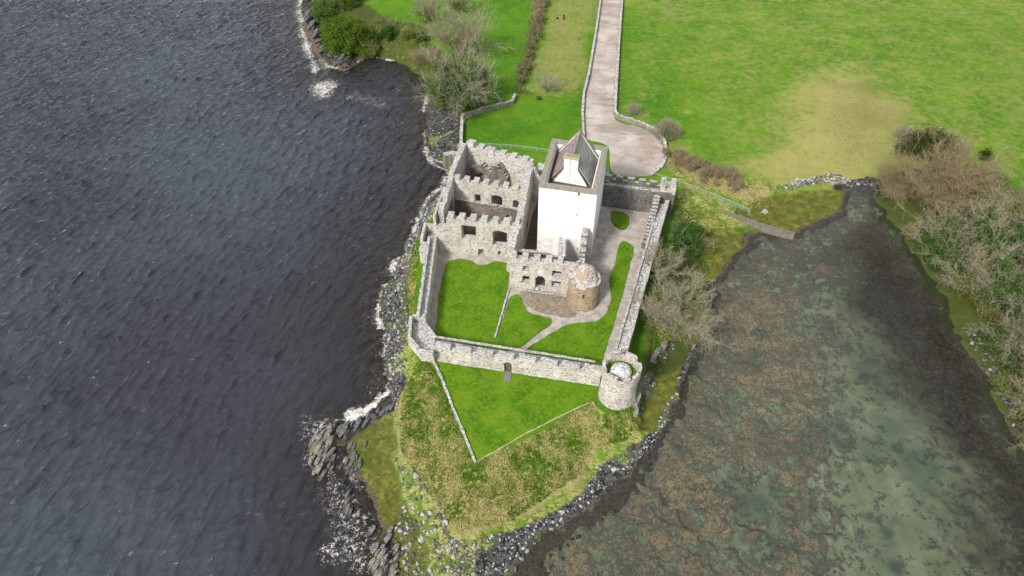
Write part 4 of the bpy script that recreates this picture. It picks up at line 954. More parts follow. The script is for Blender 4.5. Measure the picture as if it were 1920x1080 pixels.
def tubes(segs, sides=3):
    """segs: array (n,8) ax ay az bx by bz r0 r1 -> V,F"""
    s = np.asarray(segs, float); a = s[:, 0:3]; b = s[:, 3:6]; d = b-a; d /= np.linalg.norm(d, axis=1, keepdims=True)+1e-9
    h = np.where(np.abs(d[:, 2:3]) < .9, [[0, 0, 1.]], [[1., 0, 0]]); u = np.cross(d, h); u /= np.linalg.norm(u, axis=1, keepdims=True); v = np.cross(d, u)
    V = np.zeros((len(s), 2, sides, 3)); 
    for k in range(sides):
        an = 2*math.pi*k/sides; o = u*math.cos(an)+v*math.sin(an); V[:, 0, k] = a+o*s[:, 6:7]; V[:, 1, k] = b+o*s[:, 7:8]
    base_ = (np.arange(len(s))*2*sides)[:, None]; F = []
    for k in range(sides): F.append(base_+np.array([k, (k+1) % sides, sides+(k+1) % sides, sides+k]))
    return V.reshape(-1, 3), np.stack(F, 1).reshape(-1, 4)
def branchy(r, H, W_, stems=3, l1=6, l2=6, l3=6, l4=4, up=.35, trunk=.25, droop=0.0, minr=.0135, lean=(0, 0)):
    big, small, tips = [], [], []
    def grow(p, d, L, r0, r1, out, n_=4, wob=.18, grav=0):
        pts = [p.copy()]; d = d/np.linalg.norm(d)
        for i in range(n_):
            d = d+r.normal(size=3)*wob+np.array([0, 0, grav]); d /= np.linalg.norm(d); q = p+d*L/n_
            ra = r0+(r1-r0)*i/n_; rb = r0+(r1-r0)*(i+1)/n_; out.append((*p, *q, ra, rb)); p = q; pts.append(p.copy())
        return pts, d
    th = trunk*H
    for s_ in range(stems):
        a = 2*math.pi*(s_+r.random()*.6)/stems; p = np.array([math.cos(a)*.25*(stems > 1), math.sin(a)*.25*(stems > 1), 0.])
        pts, d = grow(p, np.array([math.cos(a)*.25*(stems > 1)+lean[0], math.sin(a)*.25*(stems > 1)+lean[1], 1.]), th, H*.028/max(1, stems**.4), H*.02/max(1, stems**.4), big, 3, .08)
        for i in range(l1):
            a = 2*math.pi*(i+r.random())/l1+s_; el = up+r.random()*.9; dd = np.array([math.cos(a), math.sin(a), math.tan(min(1.3, el))*.8]); dd /= np.linalg.norm(dd)
            hor = W_*.5; L = 1/math.sqrt((dd[0]**2+dd[1]**2)/hor**2+dd[2]**2/(H-th)**2)*r.uniform(.75, 1.02)
            p1, _ = grow(pts[r.integers(2, 4)], dd, L, H*.0095, H*.0032, big, 6, .10, .03)
            for j in range(l2):
                k = r.integers(1, 7); o = p1[k]; dd2 = (p1[min(6, k)]-p1[k-1]); dd2 = dd2/np.linalg.norm(dd2)+r.normal(size=3)*.5+[0, 0, .22]
                p2, _ = grow(o, dd2, L*.48*r.uniform(.6, 1.15), H*.0030, .008+minr, small, 4, .13, .03-droop)
                for m in range(l3+3):
                    k = r.integers(0, 5); o = p2[k]; dd3 = dd2/np.linalg.norm(dd2)+r.normal(size=3)*.6+[0, 0, .15]
                    p3, _ = grow(o, dd3, L*.24*r.uniform(.6, 1.2), minr*1.4, minr, small, 3, .2, -droop); tips.append(p3[-1])
                    for q_ in range(l4):
                        o = p3[r.integers(0, 4)]; dd4 = dd3+r.normal(size=3)*.9; grow(o, dd4, L*.09*r.uniform(.7, 1.3), minr*1.05, minr*.6, small, 1, .1)
    return big, small, np.array(tips)
def leafcloud(r, cs, n_, size, rad, flat=1.0):
    """n_ leaf quads spread round points cs"""
    cs = np.asarray(cs); c = cs[r.integers(0, len(cs), n_)]+r.normal(size=(n_, 3))*rad*np.array([1, 1, flat])
    u = r.normal(size=(n_, 3)); u /= np.linalg.norm(u, axis=1, keepdims=True); v = np.cross(u, r.normal(size=(n_, 3))); v /= np.linalg.norm(v, axis=1, keepdims=True)
    s = size*r.uniform(.5, 1.3, (n_, 1)); V = np.stack([c-u*s, c-v*s*.6, c+u*s, c+v*s*.6], 1).reshape(-1, 3); F = np.arange(n_*4).reshape(-1, 4)
    return V, F
def clumps(r, n_, W_, D_, H, z0=.3, lump=.35):
    """clump centres over an uneven dome, denser at the skin"""
    out = []
    for i in range(n_):
        a = r.random()*2*math.pi; el = math.asin(r.random()**.8*.98); q = r.uniform(.55, 1.0)*(1+lump*(fbm(np.array([a*1.7+7]), np.array([el*3]), 1, 2, n_ % 7)[0]-.5))
        out.append((W_/2*q*math.cos(a)*math.cos(el), D_/2*q*math.sin(a)*math.cos(el), z0+(H-z0)*q*math.sin(el)))
    return out
def sprays(r, cs, per, L, rad, up=.6):
    """short radiating twigs round points (bushes)"""
    cs = np.asarray(cs); n_ = len(cs)*per; a = np.repeat(cs, per, 0)+r.normal(size=(n_, 3))*rad
    d = a-np.array([0, 0, -.6])*1; d = d/np.linalg.norm(d, axis=1, keepdims=True)+r.normal(size=(n_, 3))*.5+[0, 0, up]; d /= np.linalg.norm(d, axis=1, keepdims=True)
    b = a+d*L*r.uniform(.5, 1.2, (n_, 1)); z = np.full((n_, 1), .022); return np.hstack([a, b, z*1.3, z*.7])
def plant(name, loc, lab, cat, parts, group=None, rz=0, sc_=1.0):
    t = thing(name, tuple(float(v) for v in loc), lab, cat, group, rz); t.scale = (sc_,)*3
    for pn, me in parts: o = link(pn, me); o.parent = t
    return t
def segmesh(name, segs, mat, sides=3):
    V, F = tubes(segs, sides); return fast_mesh(name, V, F, mat)
protos = {}
def bare(key, seed, H, W_, twig='twig', ivy=0, ivymat='ivy', bud=0, tall=.75, **kw):
    r = np.random.default_rng(seed); big, small, tips = branchy(r, H, W_, **kw)
    ps = [('trunk', segmesh('trunk', big, M['bark' if not kw.get('pale') else 'twig'], 5)), ('branchwork', segmesh('branchwork', small, M[twig]))]
    if ivy:
        b = np.array(big); c = b[:, :3]; c = c[(c[:, 2] < H*tall) & (np.hypot(c[:, 0], c[:, 1]) < W_*(.44 if ivy > 30000 else .36))]; c = c[r.permutation(len(c))[:max(8, int(len(c)*(.95 if ivy > 30000 else .55)))]]
        V, F = leafcloud(r, c, ivy, .19, .75); ps.append(('ivy', fast_mesh('ivy', V, F, M[ivymat])))
    if bud:
        V, F = leafcloud(r, tips, bud, .09, .3); ps.append(('bud_mass', fast_mesh('bud_mass', V, F, M['bud'])))
    protos[key] = ps; return ps
def bush(key, seed, W_, D_, H, leaf='leaf', n_=4000, size=.16, twig=None, ncl=60, per=14, rad=.35):
    r = np.random.default_rng(seed); cs = clumps(r, ncl, W_, D_, H); ps = []
    stems = [(0, 0, -.2, *(np.array(c)*.85), .05, .02) for c in cs[:max(12, ncl//3)]]
    ps.append(('stem_cluster', segmesh('stem_cluster', stems, M['bark'], 4)))
    if leaf and n_: V, F = leafcloud(r, cs, n_, size, rad*1.1, .8); ps.append(('foliage', fast_mesh('foliage', V, F, M[leaf])))
    if twig: ps.append(('twig_crown', segmesh('twig_crown', sprays(r, cs, per, H*.35, rad), M[twig])))
    protos[key] = ps; return ps

# trees at the north shore
bare('n1', 11, 10.5, 17, ivy=1500, ivymat='moss', stems=3, l1=7, l2=7, l3=6, l4=3, bud=3000, tall=.5)
plant('bare_tree', on(862, 108, 3.5), 'broad leafless tree above the cove, behind the ivy-clad tree', 'tree', protos['n1'], sc_=1.3)
bare('n2', 12, 11, 17.5, ivy=34000, ivymat='ivy', stems=3, l1=9, l2=9, l3=6, l4=3, tall=.95, up=.25)
plant('ivy_tree', on(866, 198, 3.5), 'pale branching tree with dark green ivy core by the field wall', 'tree', protos['n2'], sc_=1.25)
bare('n3', 13, 9.5, 14, ivy=1500, ivymat='moss', stems=2, l1=6, l2=6, l3=6, l4=3)
plant('bare_tree', on(806, 42, 3.5), 'thin leafless tree at the top edge left of the green field', 'tree', protos['n3'])
plant('bare_tree', on(858, 22, 3.5), 'leafless tree half cut by the top edge above the cove trees', 'tree', protos['n3'], rz=2)
bush('nb1', 21, 16, 14, 9.5, 'leaf', 26000, .21, None, 190, rad=.6)
plant('leafy_tree', on(655, 88, 3), 'bright leafy green tree on the rocky point at the top left', 'tree', protos['nb1'])
bush('nb2', 22, 9, 12, 6.5, 'leaf', 14000, .19, 'twig', 130, 3, rad=.5)
plant('leafy_tree', on(614, 32, 3), 'grey-green leafy tree nearest the open sea at the top left', 'tree', protos['nb2'], rz=1)
plant('leafy_tree', on(655, 10, 3.5), 'leafy green tree cut by the top edge on the rocky point', 'tree', protos['nb2'], rz=3, sc_=.8)
bush('nb6', 35, 7, 6, 3.6, 'moss', 9000, .16, 'twig', 80, 3, rad=.45)
plant('scrub_bush', on(690, 100, 2.5), 'yellow-green scrub at the foot of the bright leafy tree', 'bush', protos['nb6'])
plant('scrub_bush', on(765, 70, 3), 'light green scrub in the middle of the cove hedge', 'bush', protos['nb6'], rz=2, sc_=.7)
bush('nb3', 23, 6, 5, 3.4, 'ivy', 8000, .14, None, 45)
plant('evergreen_bush', on(728, 70, 3), 'round dark green bush in the hedge above the cove', 'bush', protos['nb3'])
plant('evergreen_bush', on(793, 76, 3), 'small dark green bush at the foot of the bare trees', 'bush', protos['nb3'], rz=1, sc_=.75)
bush('nb4', 24, 10, 7, 2.2, None, 0, .1, 'twigbrown', 110, 26, rad=.4)
plant('bramble_thicket', on(798, 112, 2.5), 'brown leafless bramble thicket on the cove bank', 'thicket', protos['nb4'])
bush('nb5', 25, 5, 8, 2.6, 'moss', 6500, .13, 'twig', 50, 3)
plant('scrub_bush', on(826, 172, 2.5), 'yellow-green scrub on the seaward side of the ivy tree', 'bush', protos['nb5'], rz=.3)
plant('scrub_bush', on(838, 200, 2.5), 'pale green scrub between the ivy tree and the cranked wall', 'bush', protos['nb5'], rz=2, sc_=.8)
# small tree and bushes by the drive
bare('s1', 14, 6.2, 7.4, stems=1, l1=10, l2=7, l3=6, l4=3, up=.5, trunk=.2, minr=.014)
plant('small_bare_tree', G(1025, 172), 'small pale leafless tree alone on the lawn left of the drive', 'tree', protos['s1'])
bush('s2', 26, 5.6, 5.2, 4.2, 'moss', 2600, .10, 'twig', 90, 14)
plant('willow_bush', G(1249, 258), 'pale green twiggy bush outside the curved wall of the turning place', 'bush', protos['s2'])
bush('s3', 27, 3.2, 3.2, 2.2, None, 0, .1, 'twig', 55, 12)
plant('twiggy_bush', G(1187, 214), 'faint leafless bush outside the bend of the drive wall', 'bush', protos['s3'])
bush('s4', 28, 1.4, 1.4, .7, 'darkleaf', 400, .1, 'twigbrown', 14, 6, rad=.15)
plant('small_shrub', G(1010, 186), 'tiny dark shrub near the small bare tree', 'shrub', protos['s4'])
# hedges
def hedge(px, name, lab, wd, H, mats, seed, leaf_n=60, tw=30, zf=G):
    r = np.random.default_rng(seed); g = [zf(*p) for p in px]; cs = []; 
    for i in range(len(g)-1):
        L_ = np.hypot(*(g[i+1]-g[i])[:2])
        for j in range(int(L_*wd*.95)):
            t = r.random(); q = g[i]+(g[i+1]-g[i])*t; cs.append((q[0]+r.normal()*wd*.3, q[1]+r.normal()*wd*.3, q[2]+H*r.uniform(.25, .95)))
    cs = np.array(cs); c0 = cs.mean(0); c0[2] = g[0][2]; t = thing(name, tuple(map(float, c0)), lab, 'hedge'); cs = cs-c0
    if leaf_n:
        V, F = leafcloud(r, cs, leaf_n*len(cs), .12, .38); o = link('foliage', fast_mesh('foliage', V, F, M[mats[0]])); o.parent = t
    n_ = len(cs)*tw; a = np.repeat(cs, tw, 0)+r.normal(size=(n_, 3))*.35; dd = r.normal(size=(n_, 3))*.6+[0, 0, .7]; dd /= np.linalg.norm(dd, axis=1, keepdims=True)
    o = link('twig_crown', segmesh('twig_crown', np.hstack([a-dd*.3, a+dd*r.uniform(.2, .6, (n_, 1)), np.full((n_, 1), .03), np.full((n_, 1), .015)]), M[mats[1]])); o.parent = t
hedge([(970,180),(985,130),(998,85),(1008,40)], 'field_hedge', 'long dark hedge between the two grass fields left of the drive', 3.2, 2.4, ('darkleaf', 'twigbrown'), 31, 55, 30)
hedge([(1008,45),(1012,20),(1018,-30)], 'field_hedge', 'pinkish-brown leafless top end of the hedge at the photo edge', 3.4, 2.6, ('moss', 'twigbrown'), 32, 6, 110)
hedge([(1256,298),(1290,314),(1340,332),(1400,352)], 'clipped_hedge', 'brown clipped hedge right of the turning place', 4.4, 2.6, ('bud', 'twigbrown'), 33, 40, 120)
hedge([(712,44),(760,50),(800,62)], 'cove_hedge', 'mixed hedge along the field edge above the cove', 2.2, 1.8, ('ivy', 'twigbrown'), 34, 26, 30)
# east slope
bare('e1', 15, 9.5, 14.5, ivy=12000, ivymat='moss', stems=3, l1=10, l2=9, l3=7, l4=4, tall=.6, up=.25, droop=.02)
plant('bare_tree', on(1258, 622, 2), 'large pale leafless tree beside the east curtain wall', 'tree', protos['e1'])
bare('e2', 16, 6.5, 9, ivy=2600, stems=3, l1=7, l2=6, l3=6, l4=4, tall=.7)
plant('bare_tree', on(1240, 520, 2.5), 'smaller leafless tree behind the large one by the east wall', 'tree', protos['e2'])
bush('eb1', 29, 7.5, 8.5, 5.4, 'ivy', 13000, .15, 'twig', 70, 2)
plant('evergreen_bush', on(1285, 462, 2), 'tall green bush at the foot of the north-east corner turret', 'bush', protos['eb1'])
bush('eb2', 30, 4, 4.5, 2.2, 'moss', 2500, .13, 'twig', 45, 10)
plant('scrub_bush', on(1318, 470, 1.5), 'pale scrub beside the green bush on the east bank', 'bush', protos['eb2'])
plant('scrub_bush', on(1228, 440, 2.5), 'small scrub bush tight against the outside of the east wall', 'bush', protos['eb2'], sc_=.5)
# field clump and right bank wood
bush('f1', 41, 14, 8, 5.6, 'darkleaf', 20000, .19, 'twigbrown', 170, 6, rad=.6)
plant('evergreen_bush', G(1735, 288), 'large dark evergreen bush in the right-hand field', 'bush', protos['f1'])
bush('f2', 42, 3, 3, 2.5, 'darkleaf', 2500, .13, None, 30)
plant('gorse_bush', G(1846, 298), 'small dark bush on its own at the right of the field', 'bush', protos['f2'])
plant('twiggy_bush', G(1690, 262), 'leafless grey bush at the left edge of the dark evergreen bush', 'bush', protos['s3'], sc_=1.3)
plant('twiggy_bush', G(1795, 292), 'leafless grey bush at the right edge of the dark evergreen bush', 'bush', protos['s3'], rz=1, sc_=1.3)
bare('o1', 17, 10, 25, twig='twigbrown', stems=3, l1=10, l2=9, l3=8, l4=4, bud=26000, up=.3, minr=.02)
plant('oak_tree', on(1768, 385, 3), 'broad rusty-brown budding tree at the head of the bay', 'tree', protos['o1'])
plant('oak_tree', on(1690, 372, 2), 'low rusty-brown budding tree overhanging the culvert mouth', 'tree', protos['o1'], rz=1.4, sc_=.6)
bare('r1', 18, 10, 17, ivy=13000, stems=2, l1=9, l2=7, l3=7, l4=4, up=.25, bud=2500)
bare('r2', 19, 9.5, 16.5, ivy=14000, ivymat='moss', stems=3, l1=7, l2=8, l3=7, l4=4, up=.3, bud=4500)
bare('r3', 20, 9.5, 16.5, ivy=22000, stems=2, l1=8, l2=7, l3=7, l4=4, tall=.9, up=.25)
wood = [(1765,482,'r1',0,1.0,'pale bare tree leaning over the head of the bay'), (1835,470,'r3',1,1.0,'ivy-filled bare tree behind the pale tree leaning over the bay'),
 (1905,455,'r2',2,1.0,'yellowish bare tree at the upper right frame edge'), (1830,560,'r2',3.4,.9,'yellowish bare tree on the bank in the middle of the right-hand wood'),
 (1895,585,'r3',4,1.05,'densely ivy-covered tree at the right frame edge'), (1965,520,'r1',5,1.1,'bare tree cut by the right frame edge beside the upper wood'),
 (1905,668,'r1',1.5,.85,'low bare tree with tangled white branches halfway down the right bank'), (1965,720,'r2',2.5,1.0,'bare tree cut by the right frame edge halfway down the bank'),
 (1935,790,'r2',.7,.75,'lowest bare tree on the right bank above the dark water'), (1990,640,'r3',.3,1.1,'ivy-covered tree at the right frame edge behind the bank'), (1985,860,'r1',3.9,.85,'bare tree at the very edge below the wood')]
for x, y, k_, rz, s_, lb in wood:
    plant('bank_tree', on(x, y, 3), lb, 'tree', protos[k_], 'trees of the wood on the right bank', rz, s_)
bush('u1', 43, 5, 5, 2.2, 'ivy', 3500, .15, 'twig', 45, 6)
bush('u2', 44, 5, 5, 1.8, 'moss', 2500, .14, 'twig', 50, 10)
for i, (x, y, k_, lb) in enumerate([(1800,520,'u1','green undergrowth bush below the ivy-filled tree'), (1870,500,'u2','pale undergrowth bush in the middle of the upper wood'), (1850,640,'u1','green undergrowth bush by the stones on the right bank'),
      (1895,730,'u2','pale undergrowth bush low on the right bank'), (1915,620,'u1','green undergrowth bush by the densely ivy-covered tree'), (1905,540,'u1','green undergrowth bush near the right frame edge'), (1720,440,'u2','pale undergrowth bush on the bank near the culvert'),(1760,500,'u1','green undergrowth bush at the water edge below the leaning tree'),(1905,480,'u1','green undergrowth bush between the upper frame-edge trees'),(1790,450,'u2','pale undergrowth bush under the tree leaning over the bay'),(1860,590,'u2','pale undergrowth bush above the stones of the right bank'),(1905,690,'u1','green undergrowth bush under the tangled white branches')]):
    plant('undergrowth_bush', on(x, y, 2.5), lb, 'bush', protos[k_], 'undergrowth of the right bank', i)

# ------------------------------------------------------------------ rocks
def hull(r, n_=14, sx=1, sy=.8, sz=.6):
    bm = bmesh.new()
    for i in range(n_):
        v = r.normal(size=3); v /= np.linalg.norm(v); bm.verts.new((v[0]*sx*r.uniform(.8, 1), v[1]*sy*r.uniform(.8, 1), v[2]*sz*r.uniform(.8, 1)))
    o = bmesh.ops.convex_hull(bm, input=bm.verts[:]); bmesh.ops.delete(bm, geom=[g for g in o['geom_interior'] if isinstance(g, bmesh.types.BMVert)], context='VERTS')
    bmesh.ops.triangulate(bm, faces=bm.faces[:]); bm.verts.index_update()
    V = np.array([v.co[:] for v in bm.verts]); F = np.array([[v.index for v in f.verts] for f in bm.faces]); bm.free(); return V, F
def rockmat(name, a, b, wh, lich=0):
    n = NT(name); oi = n.rnd(); nn = n.noise(1.6, 5, .65); f = n.noise(6, 4, .75); nz = n.sep(n.pos.outputs['Normal'])[2]
    isl = n.n('ShaderNodeNewGeometry').outputs['Random Per Island']
    c = n.mix(n.mr(nn, .35, .65), a, b); c = n.mix(n.mr(isl, .3, 1, 0, .7), c, b)
    c = n.mix(n.math('MULTIPLY', n.mr(f, .45, .62), n.mr(nz, .1, .8, 0, wh)), c, (.55,.54,.52))
    if lich: c = n.mix(n.math('MULTIPLY', n.mr(n.noise(1.3, 4, .7), .55, .60), n.mr(nz, 0, .6, 0, lich)), c, (.42,.30,.06))
    c = n.mix(n.mr(n.sep(n.pos.outputs['Position'])[2], .35, .1, 0, .75), c, (.02,.02,.018))
    return n.done(n.bsdf(c, .8, n.bump(f, .6, .08), .25))
M['rock'] = rockmat('dark_shore_rock', (.028,.028,.03), (.085,.085,.088), .28)
M['rockw'] = rockmat('whitish_shore_rock', (.14,.14,.135), (.34,.33,.32), .9)
M['slabrock'] = rockmat('lichened_slab_rock', (.026,.025,.024), (.10,.095,.085), .55, .42)
M['weedrock'] = rockmat('brown_wet_rock', (.05,.04,.028), (.14,.10,.05), .15)
rr = np.random.default_rng(77)
hulls = [hull(rr, 13, 1, rr.uniform(.6, .9), rr.uniform(.45, .75)) for _ in range(8)]
def slabhull(r):
    bm = bmesh.new()
    for sx in (-1, -.45, .1, .6, 1):
        for sy in (-1, 1):
            for sz in (-1, 1):
                e = 1-.45*abs(sx)**3; bm.verts.new((sx+r.normal()*.09, sy*.42*e*r.uniform(.7, 1.15), sz*.34*e*r.uniform(.55, 1.2)+sx*.12))
    o = bmesh.ops.convex_hull(bm, input=bm.verts[:]); bmesh.ops.delete(bm, geom=[g for g in o['geom_interior'] if isinstance(g, bmesh.types.BMVert)], context='VERTS')
    bmesh.ops.triangulate(bm, faces=bm.faces[:]); bm.verts.index_update()
    V = np.array([v.co[:] for v in bm.verts]); F = np.array([[v.index for v in f.verts] for f in bm.faces]); bm.free(); return V, F
slabs = [slabhull(rr) for _ in range(5)]
bmesh_ = {(k, m): fast_mesh('boulder', *hulls[k], M[m]) for k in range(8) for m in ('rock', 'rockw', 'weedrock')}
smesh_ = {k: fast_mesh('rock_slab', *slabs[k], M['slabrock']) for k in range(5)}
for k in range(5): smesh_[('d', k)] = fast_mesh('rock_slab', *slabs[k], M['rock'])
def inpoly(pts, n_, r, z=.5):
    p = np.array(XY(pts, z)); lo, hi = p.min(0), p.max(0); out = []
    while len(out) < n_:
        q = lo+(hi-lo)*r.random((n_*3, 2)); s_ = sdf(p, q[:, 0], q[:, 1]); out += [tuple(v) for v in q[s_ > 0]]
    return np.array(out[:n_])
SE_R = [(838,1010),(880,1020),(965,998),(1052,955),(1100,915),(1118,875),(1185,846),(1240,802),(1250,815),(1217,852),(1130,932),(1062,980),(1008,1020),(960,1072),(850,1095),(835,1040)]
W_R = [(722,700),(718,580),(722,545),(752,480),(785,425),(800,392),(840,352),(850,372),(815,420),(790,455),(775,500),(762,560),(770,650),(762,690),(745,770),(730,740)]
NW_R = [(800,230),(812,205),(846,215),(858,240),(860,292),(845,300),(812,292)]
BW_R = [(740,860),(790,900),(830,960),(850,1010),(845,1090),(720,1090),(735,1000),(760,930)]
CUL = [(1448,366),(1480,352),(1520,338),(1560,326),(1600,338),(1640,345),(1640,352),(1600,350),(1560,342),(1520,352),(1480,364)]
RB = [(1800,600),(1830,620),(1900,740),(1920,800),(1900,800),(1850,700)]
def scatter(name, lab, cat, polys, mats, seed):
    r = np.random.default_rng(seed); allV, allF, fm = [], [], []; off = 0
    for poly, n_, s0, s1 in polys:
        pts = inpoly(poly, n_, r); zs = height(pts[:, 0], pts[:, 1])
        for (x, y), z in zip(pts, zs):
            V, F = hulls[r.integers(0, 8)]; s_ = s0+(s1-s0)*r.random()**2.2; a = r.random()*6.28; ca, sa = math.cos(a), math.sin(a)
            W2 = V*s_*np.array([1, r.uniform(.7, 1), r.uniform(.7, 1.1)]); tz = r.uniform(-.5, .5); W2 = np.stack([W2[:, 0], W2[:, 1]*math.cos(tz)-W2[:, 2]*math.sin(tz), W2[:, 1]*math.sin(tz)+W2[:, 2]*math.cos(tz)], 1)
            W2 = np.stack([W2[:, 0]*ca-W2[:, 1]*sa+x, W2[:, 0]*sa+W2[:, 1]*ca+y, W2[:, 2]+max(z, -.35)+s_*.2], 1)
            allV.append(W2); allF.append(F+off); off += len(V); fm += [r.choice(len(mats), p=[.76, .24])]*len(F)
    me = fast_mesh(name, np.vstack(allV), np.vstack(allF), None)
    for m in mats: me.materials.append(M[m])
    if len(me.polygons) == len(fm): me.polygons.foreach_set('material_index', np.array(fm, np.int32))
    tag(link(name, me), lab, cat, kind='stuff')
scatter('shore_shingle', 'loose dark and whitish stones littering the shores', 'shingle', [(SE_R, 1500, .10, .36), (W_R, 2100, .14, .5), (NW_R, 700, .12, .34), (BW_R, 380, .12, .5), (CUL, 600, .16, .5), (RB, 130, .2, .6),
  ([(1228,800),(1262,740),(1280,690),(1300,640),(1306,645),(1286,700),(1272,755),(1250,812)], 220, .18, .5), ([(1455,440),(1470,432),(1492,436),(1440,440)], 20, .15, .4),
  ([(1225,690),(1262,640),(1268,648),(1240,690),(1190,800),(1182,795)], 160, .15, .5)], ('rock', 'rockw'), 5)
def boulders(pts, m, s0, s1, name, lab, group, seed, cat='boulder'):
    r = np.random.default_rng(seed)
    for x, y in pts:
        z = max(hz(x, y), -.3); s_ = s0+(s1-s0)*r.random()**1.5; k = r.integers(0, 8)
        o = link(name, bmesh_[(k, m)], None, (x, y, z+s_*.18)); o.scale = (s_, s_*r.uniform(.8, 1), s_); o.rotation_euler = (r.uniform(-.3, .3), r.uniform(-.3, .3), r.random()*6.28)
        tag(o, lab, cat, group)
r5 = np.random.default_rng(51)
boulders(inpoly(SE_R, 60, r5), 'rock', .3, .68, 'boulder', 'dark angular boulder in the rubble below the south-east grass bank', 'dark boulders of the south-east rubble', 1)
boulders(inpoly(SE_R, 26, r5), 'rockw', .3, .65, 'boulder', 'whitish boulder in the rubble below the south-east grass bank', 'whitish boulders of the south-east rubble', 2)
boulders(inpoly(W_R, 40, r5), 'rock', .4, .75, 'boulder', 'dark boulder on the stony shore below the west curtain wall', 'dark boulders of the west shore', 3)
boulders(inpoly(CUL, 26, r5), 'rockw', .4, .9, 'boulder', 'whitish stone in the tumbled dyke across the stream mouth', 'stones of the tumbled dyke', 4)
boulders(inpoly(BW_R, 26, r5), 'rockw', .35, .7, 'boulder', 'pale boulder at the foot of the south-west grass slope', 'pale boulders of the south-west slope', 5)
boulders(inpoly([(1222,858),(1140,940),(1070,1000),(1000,1060),(990,1080),(1070,1020),(1160,960),(1240,870)], 16, r5), 'weedrock', .35, .6, 'boulder', 'brown weed-covered stone in the shallows off the south-east shore', 'stones in the bay shallows', 6)
boulders([tuple(P(1567,338,1.5)[:2])], 'rockw', 1.25, 1.3, 'boulder', 'largest white boulder on the dyke at the stream mouth', None, 7)
boulders([tuple(on(1432,398,.8)[:2])], 'rockw', 1.1, 1.2, 'boulder', 'rounded grey stone on the salt marsh near the fence end', None, 8)
def slabset(lst, lab, group, dark=False, seed=1):
    r = np.random.default_rng(seed)
    for px, py, L_, ang, h_ in lst:
        p = P(px, py, .3); o = link('rock_slab', smesh_[('d', r.integers(0, 5)) if dark else r.integers(0, 5)], None, (p[0], p[1], max(-.2, hz(p[0], p[1]))+h_*.15))
        o.scale = (L_, L_*r.uniform(.8, 1.3), h_*r.uniform(1.0, 1.5)); o.rotation_euler = (r.uniform(-.5, .1), r.uniform(-.2, .2), R(ang)+r.uniform(-.12, .12)); tag(o, lab, 'rock', group, 'thing')
rs_ = np.random.default_rng(9)
def cluster(cx, cy, n_, sx, sy, L0, L1, ang, h): return [(cx+rs_.normal()*sx*1.15, cy+rs_.normal()*sy*1.1, rs_.uniform(L0, L1)*.5, ang, h*rs_.uniform(.7, 1.3)) for _ in range(n_)]
slabset(cluster(606, 842, 44, 11, 17, 1.1, 2.1, 68, .9), 'tilted lichened rock slab of the outcrop at the tip of the west rocks', 'slabs of the west outcrop', seed=1)
slabset(cluster(662, 858, 14, 10, 20, .8, 1.5, 75, .5), 'dark rock rib between the west outcrop and the green algae flat', 'ribs beside the algae flat', True, 2)
slabset([(636+i*8+rs_.normal()*3, 815-i*4.6+rs_.normal()*4, rs_.uniform(.5, 1.1), 62, .6) for i in range(13)], 'dark rock rib beside the white foam patch', 'ribs beside the foam', True, 3)
slabset(cluster(722, 1048, 26, 14, 20, 1.0, 1.9, 60, .85), 'lichened rock slab of the outcrop at the bottom of the photo', 'slabs of the bottom outcrop', seed=4)
slabset(cluster(651, 925, 11, 6, 26, .8, 1.5, 72, .5), 'thin rock rib awash between the two lichened outcrops', 'ribs awash', True, 5)
slabset([(x+dx, y+dy, L*.62, a+dx, h*.8) for x, y, L, a, h in [(576,28,2.6,70,1.6),(584,50,2.8,70,1.6),(590,66,2.4,72,1.5),(598,30,2.6,74,1.7),(604,92,2.3,58,1.2),(612,82,2.4,60,1.2),(622,98,2.2,58,1.1),(636,92,2.0,55,1.0),(640,112,2.4,52,1.0),(652,104,2.2,55,1.0),(648,126,1.7,50,.8),(630,112,1.8,55,.8)] for dx, dy in ((-4, -5), (4, 3), (1, 10))], 'dark tilted rock slab on the point at the top left', 'slabs of the northern point', True, 6)
slabset([(1236,668,1.6,50,.6),(1224,686,1.6,62,.6),(1214,706,1.7,66,.7),(1204,726,1.6,60,.6),(1197,745,1.5,68,.6),(1190,770,1.2,80,.5),(1186,790,1.2,84,.5),(1212,735,1.0,85,.5)], 'white-topped rock ledge east of the corner tower', 'ledges east of the corner tower', False, 7)

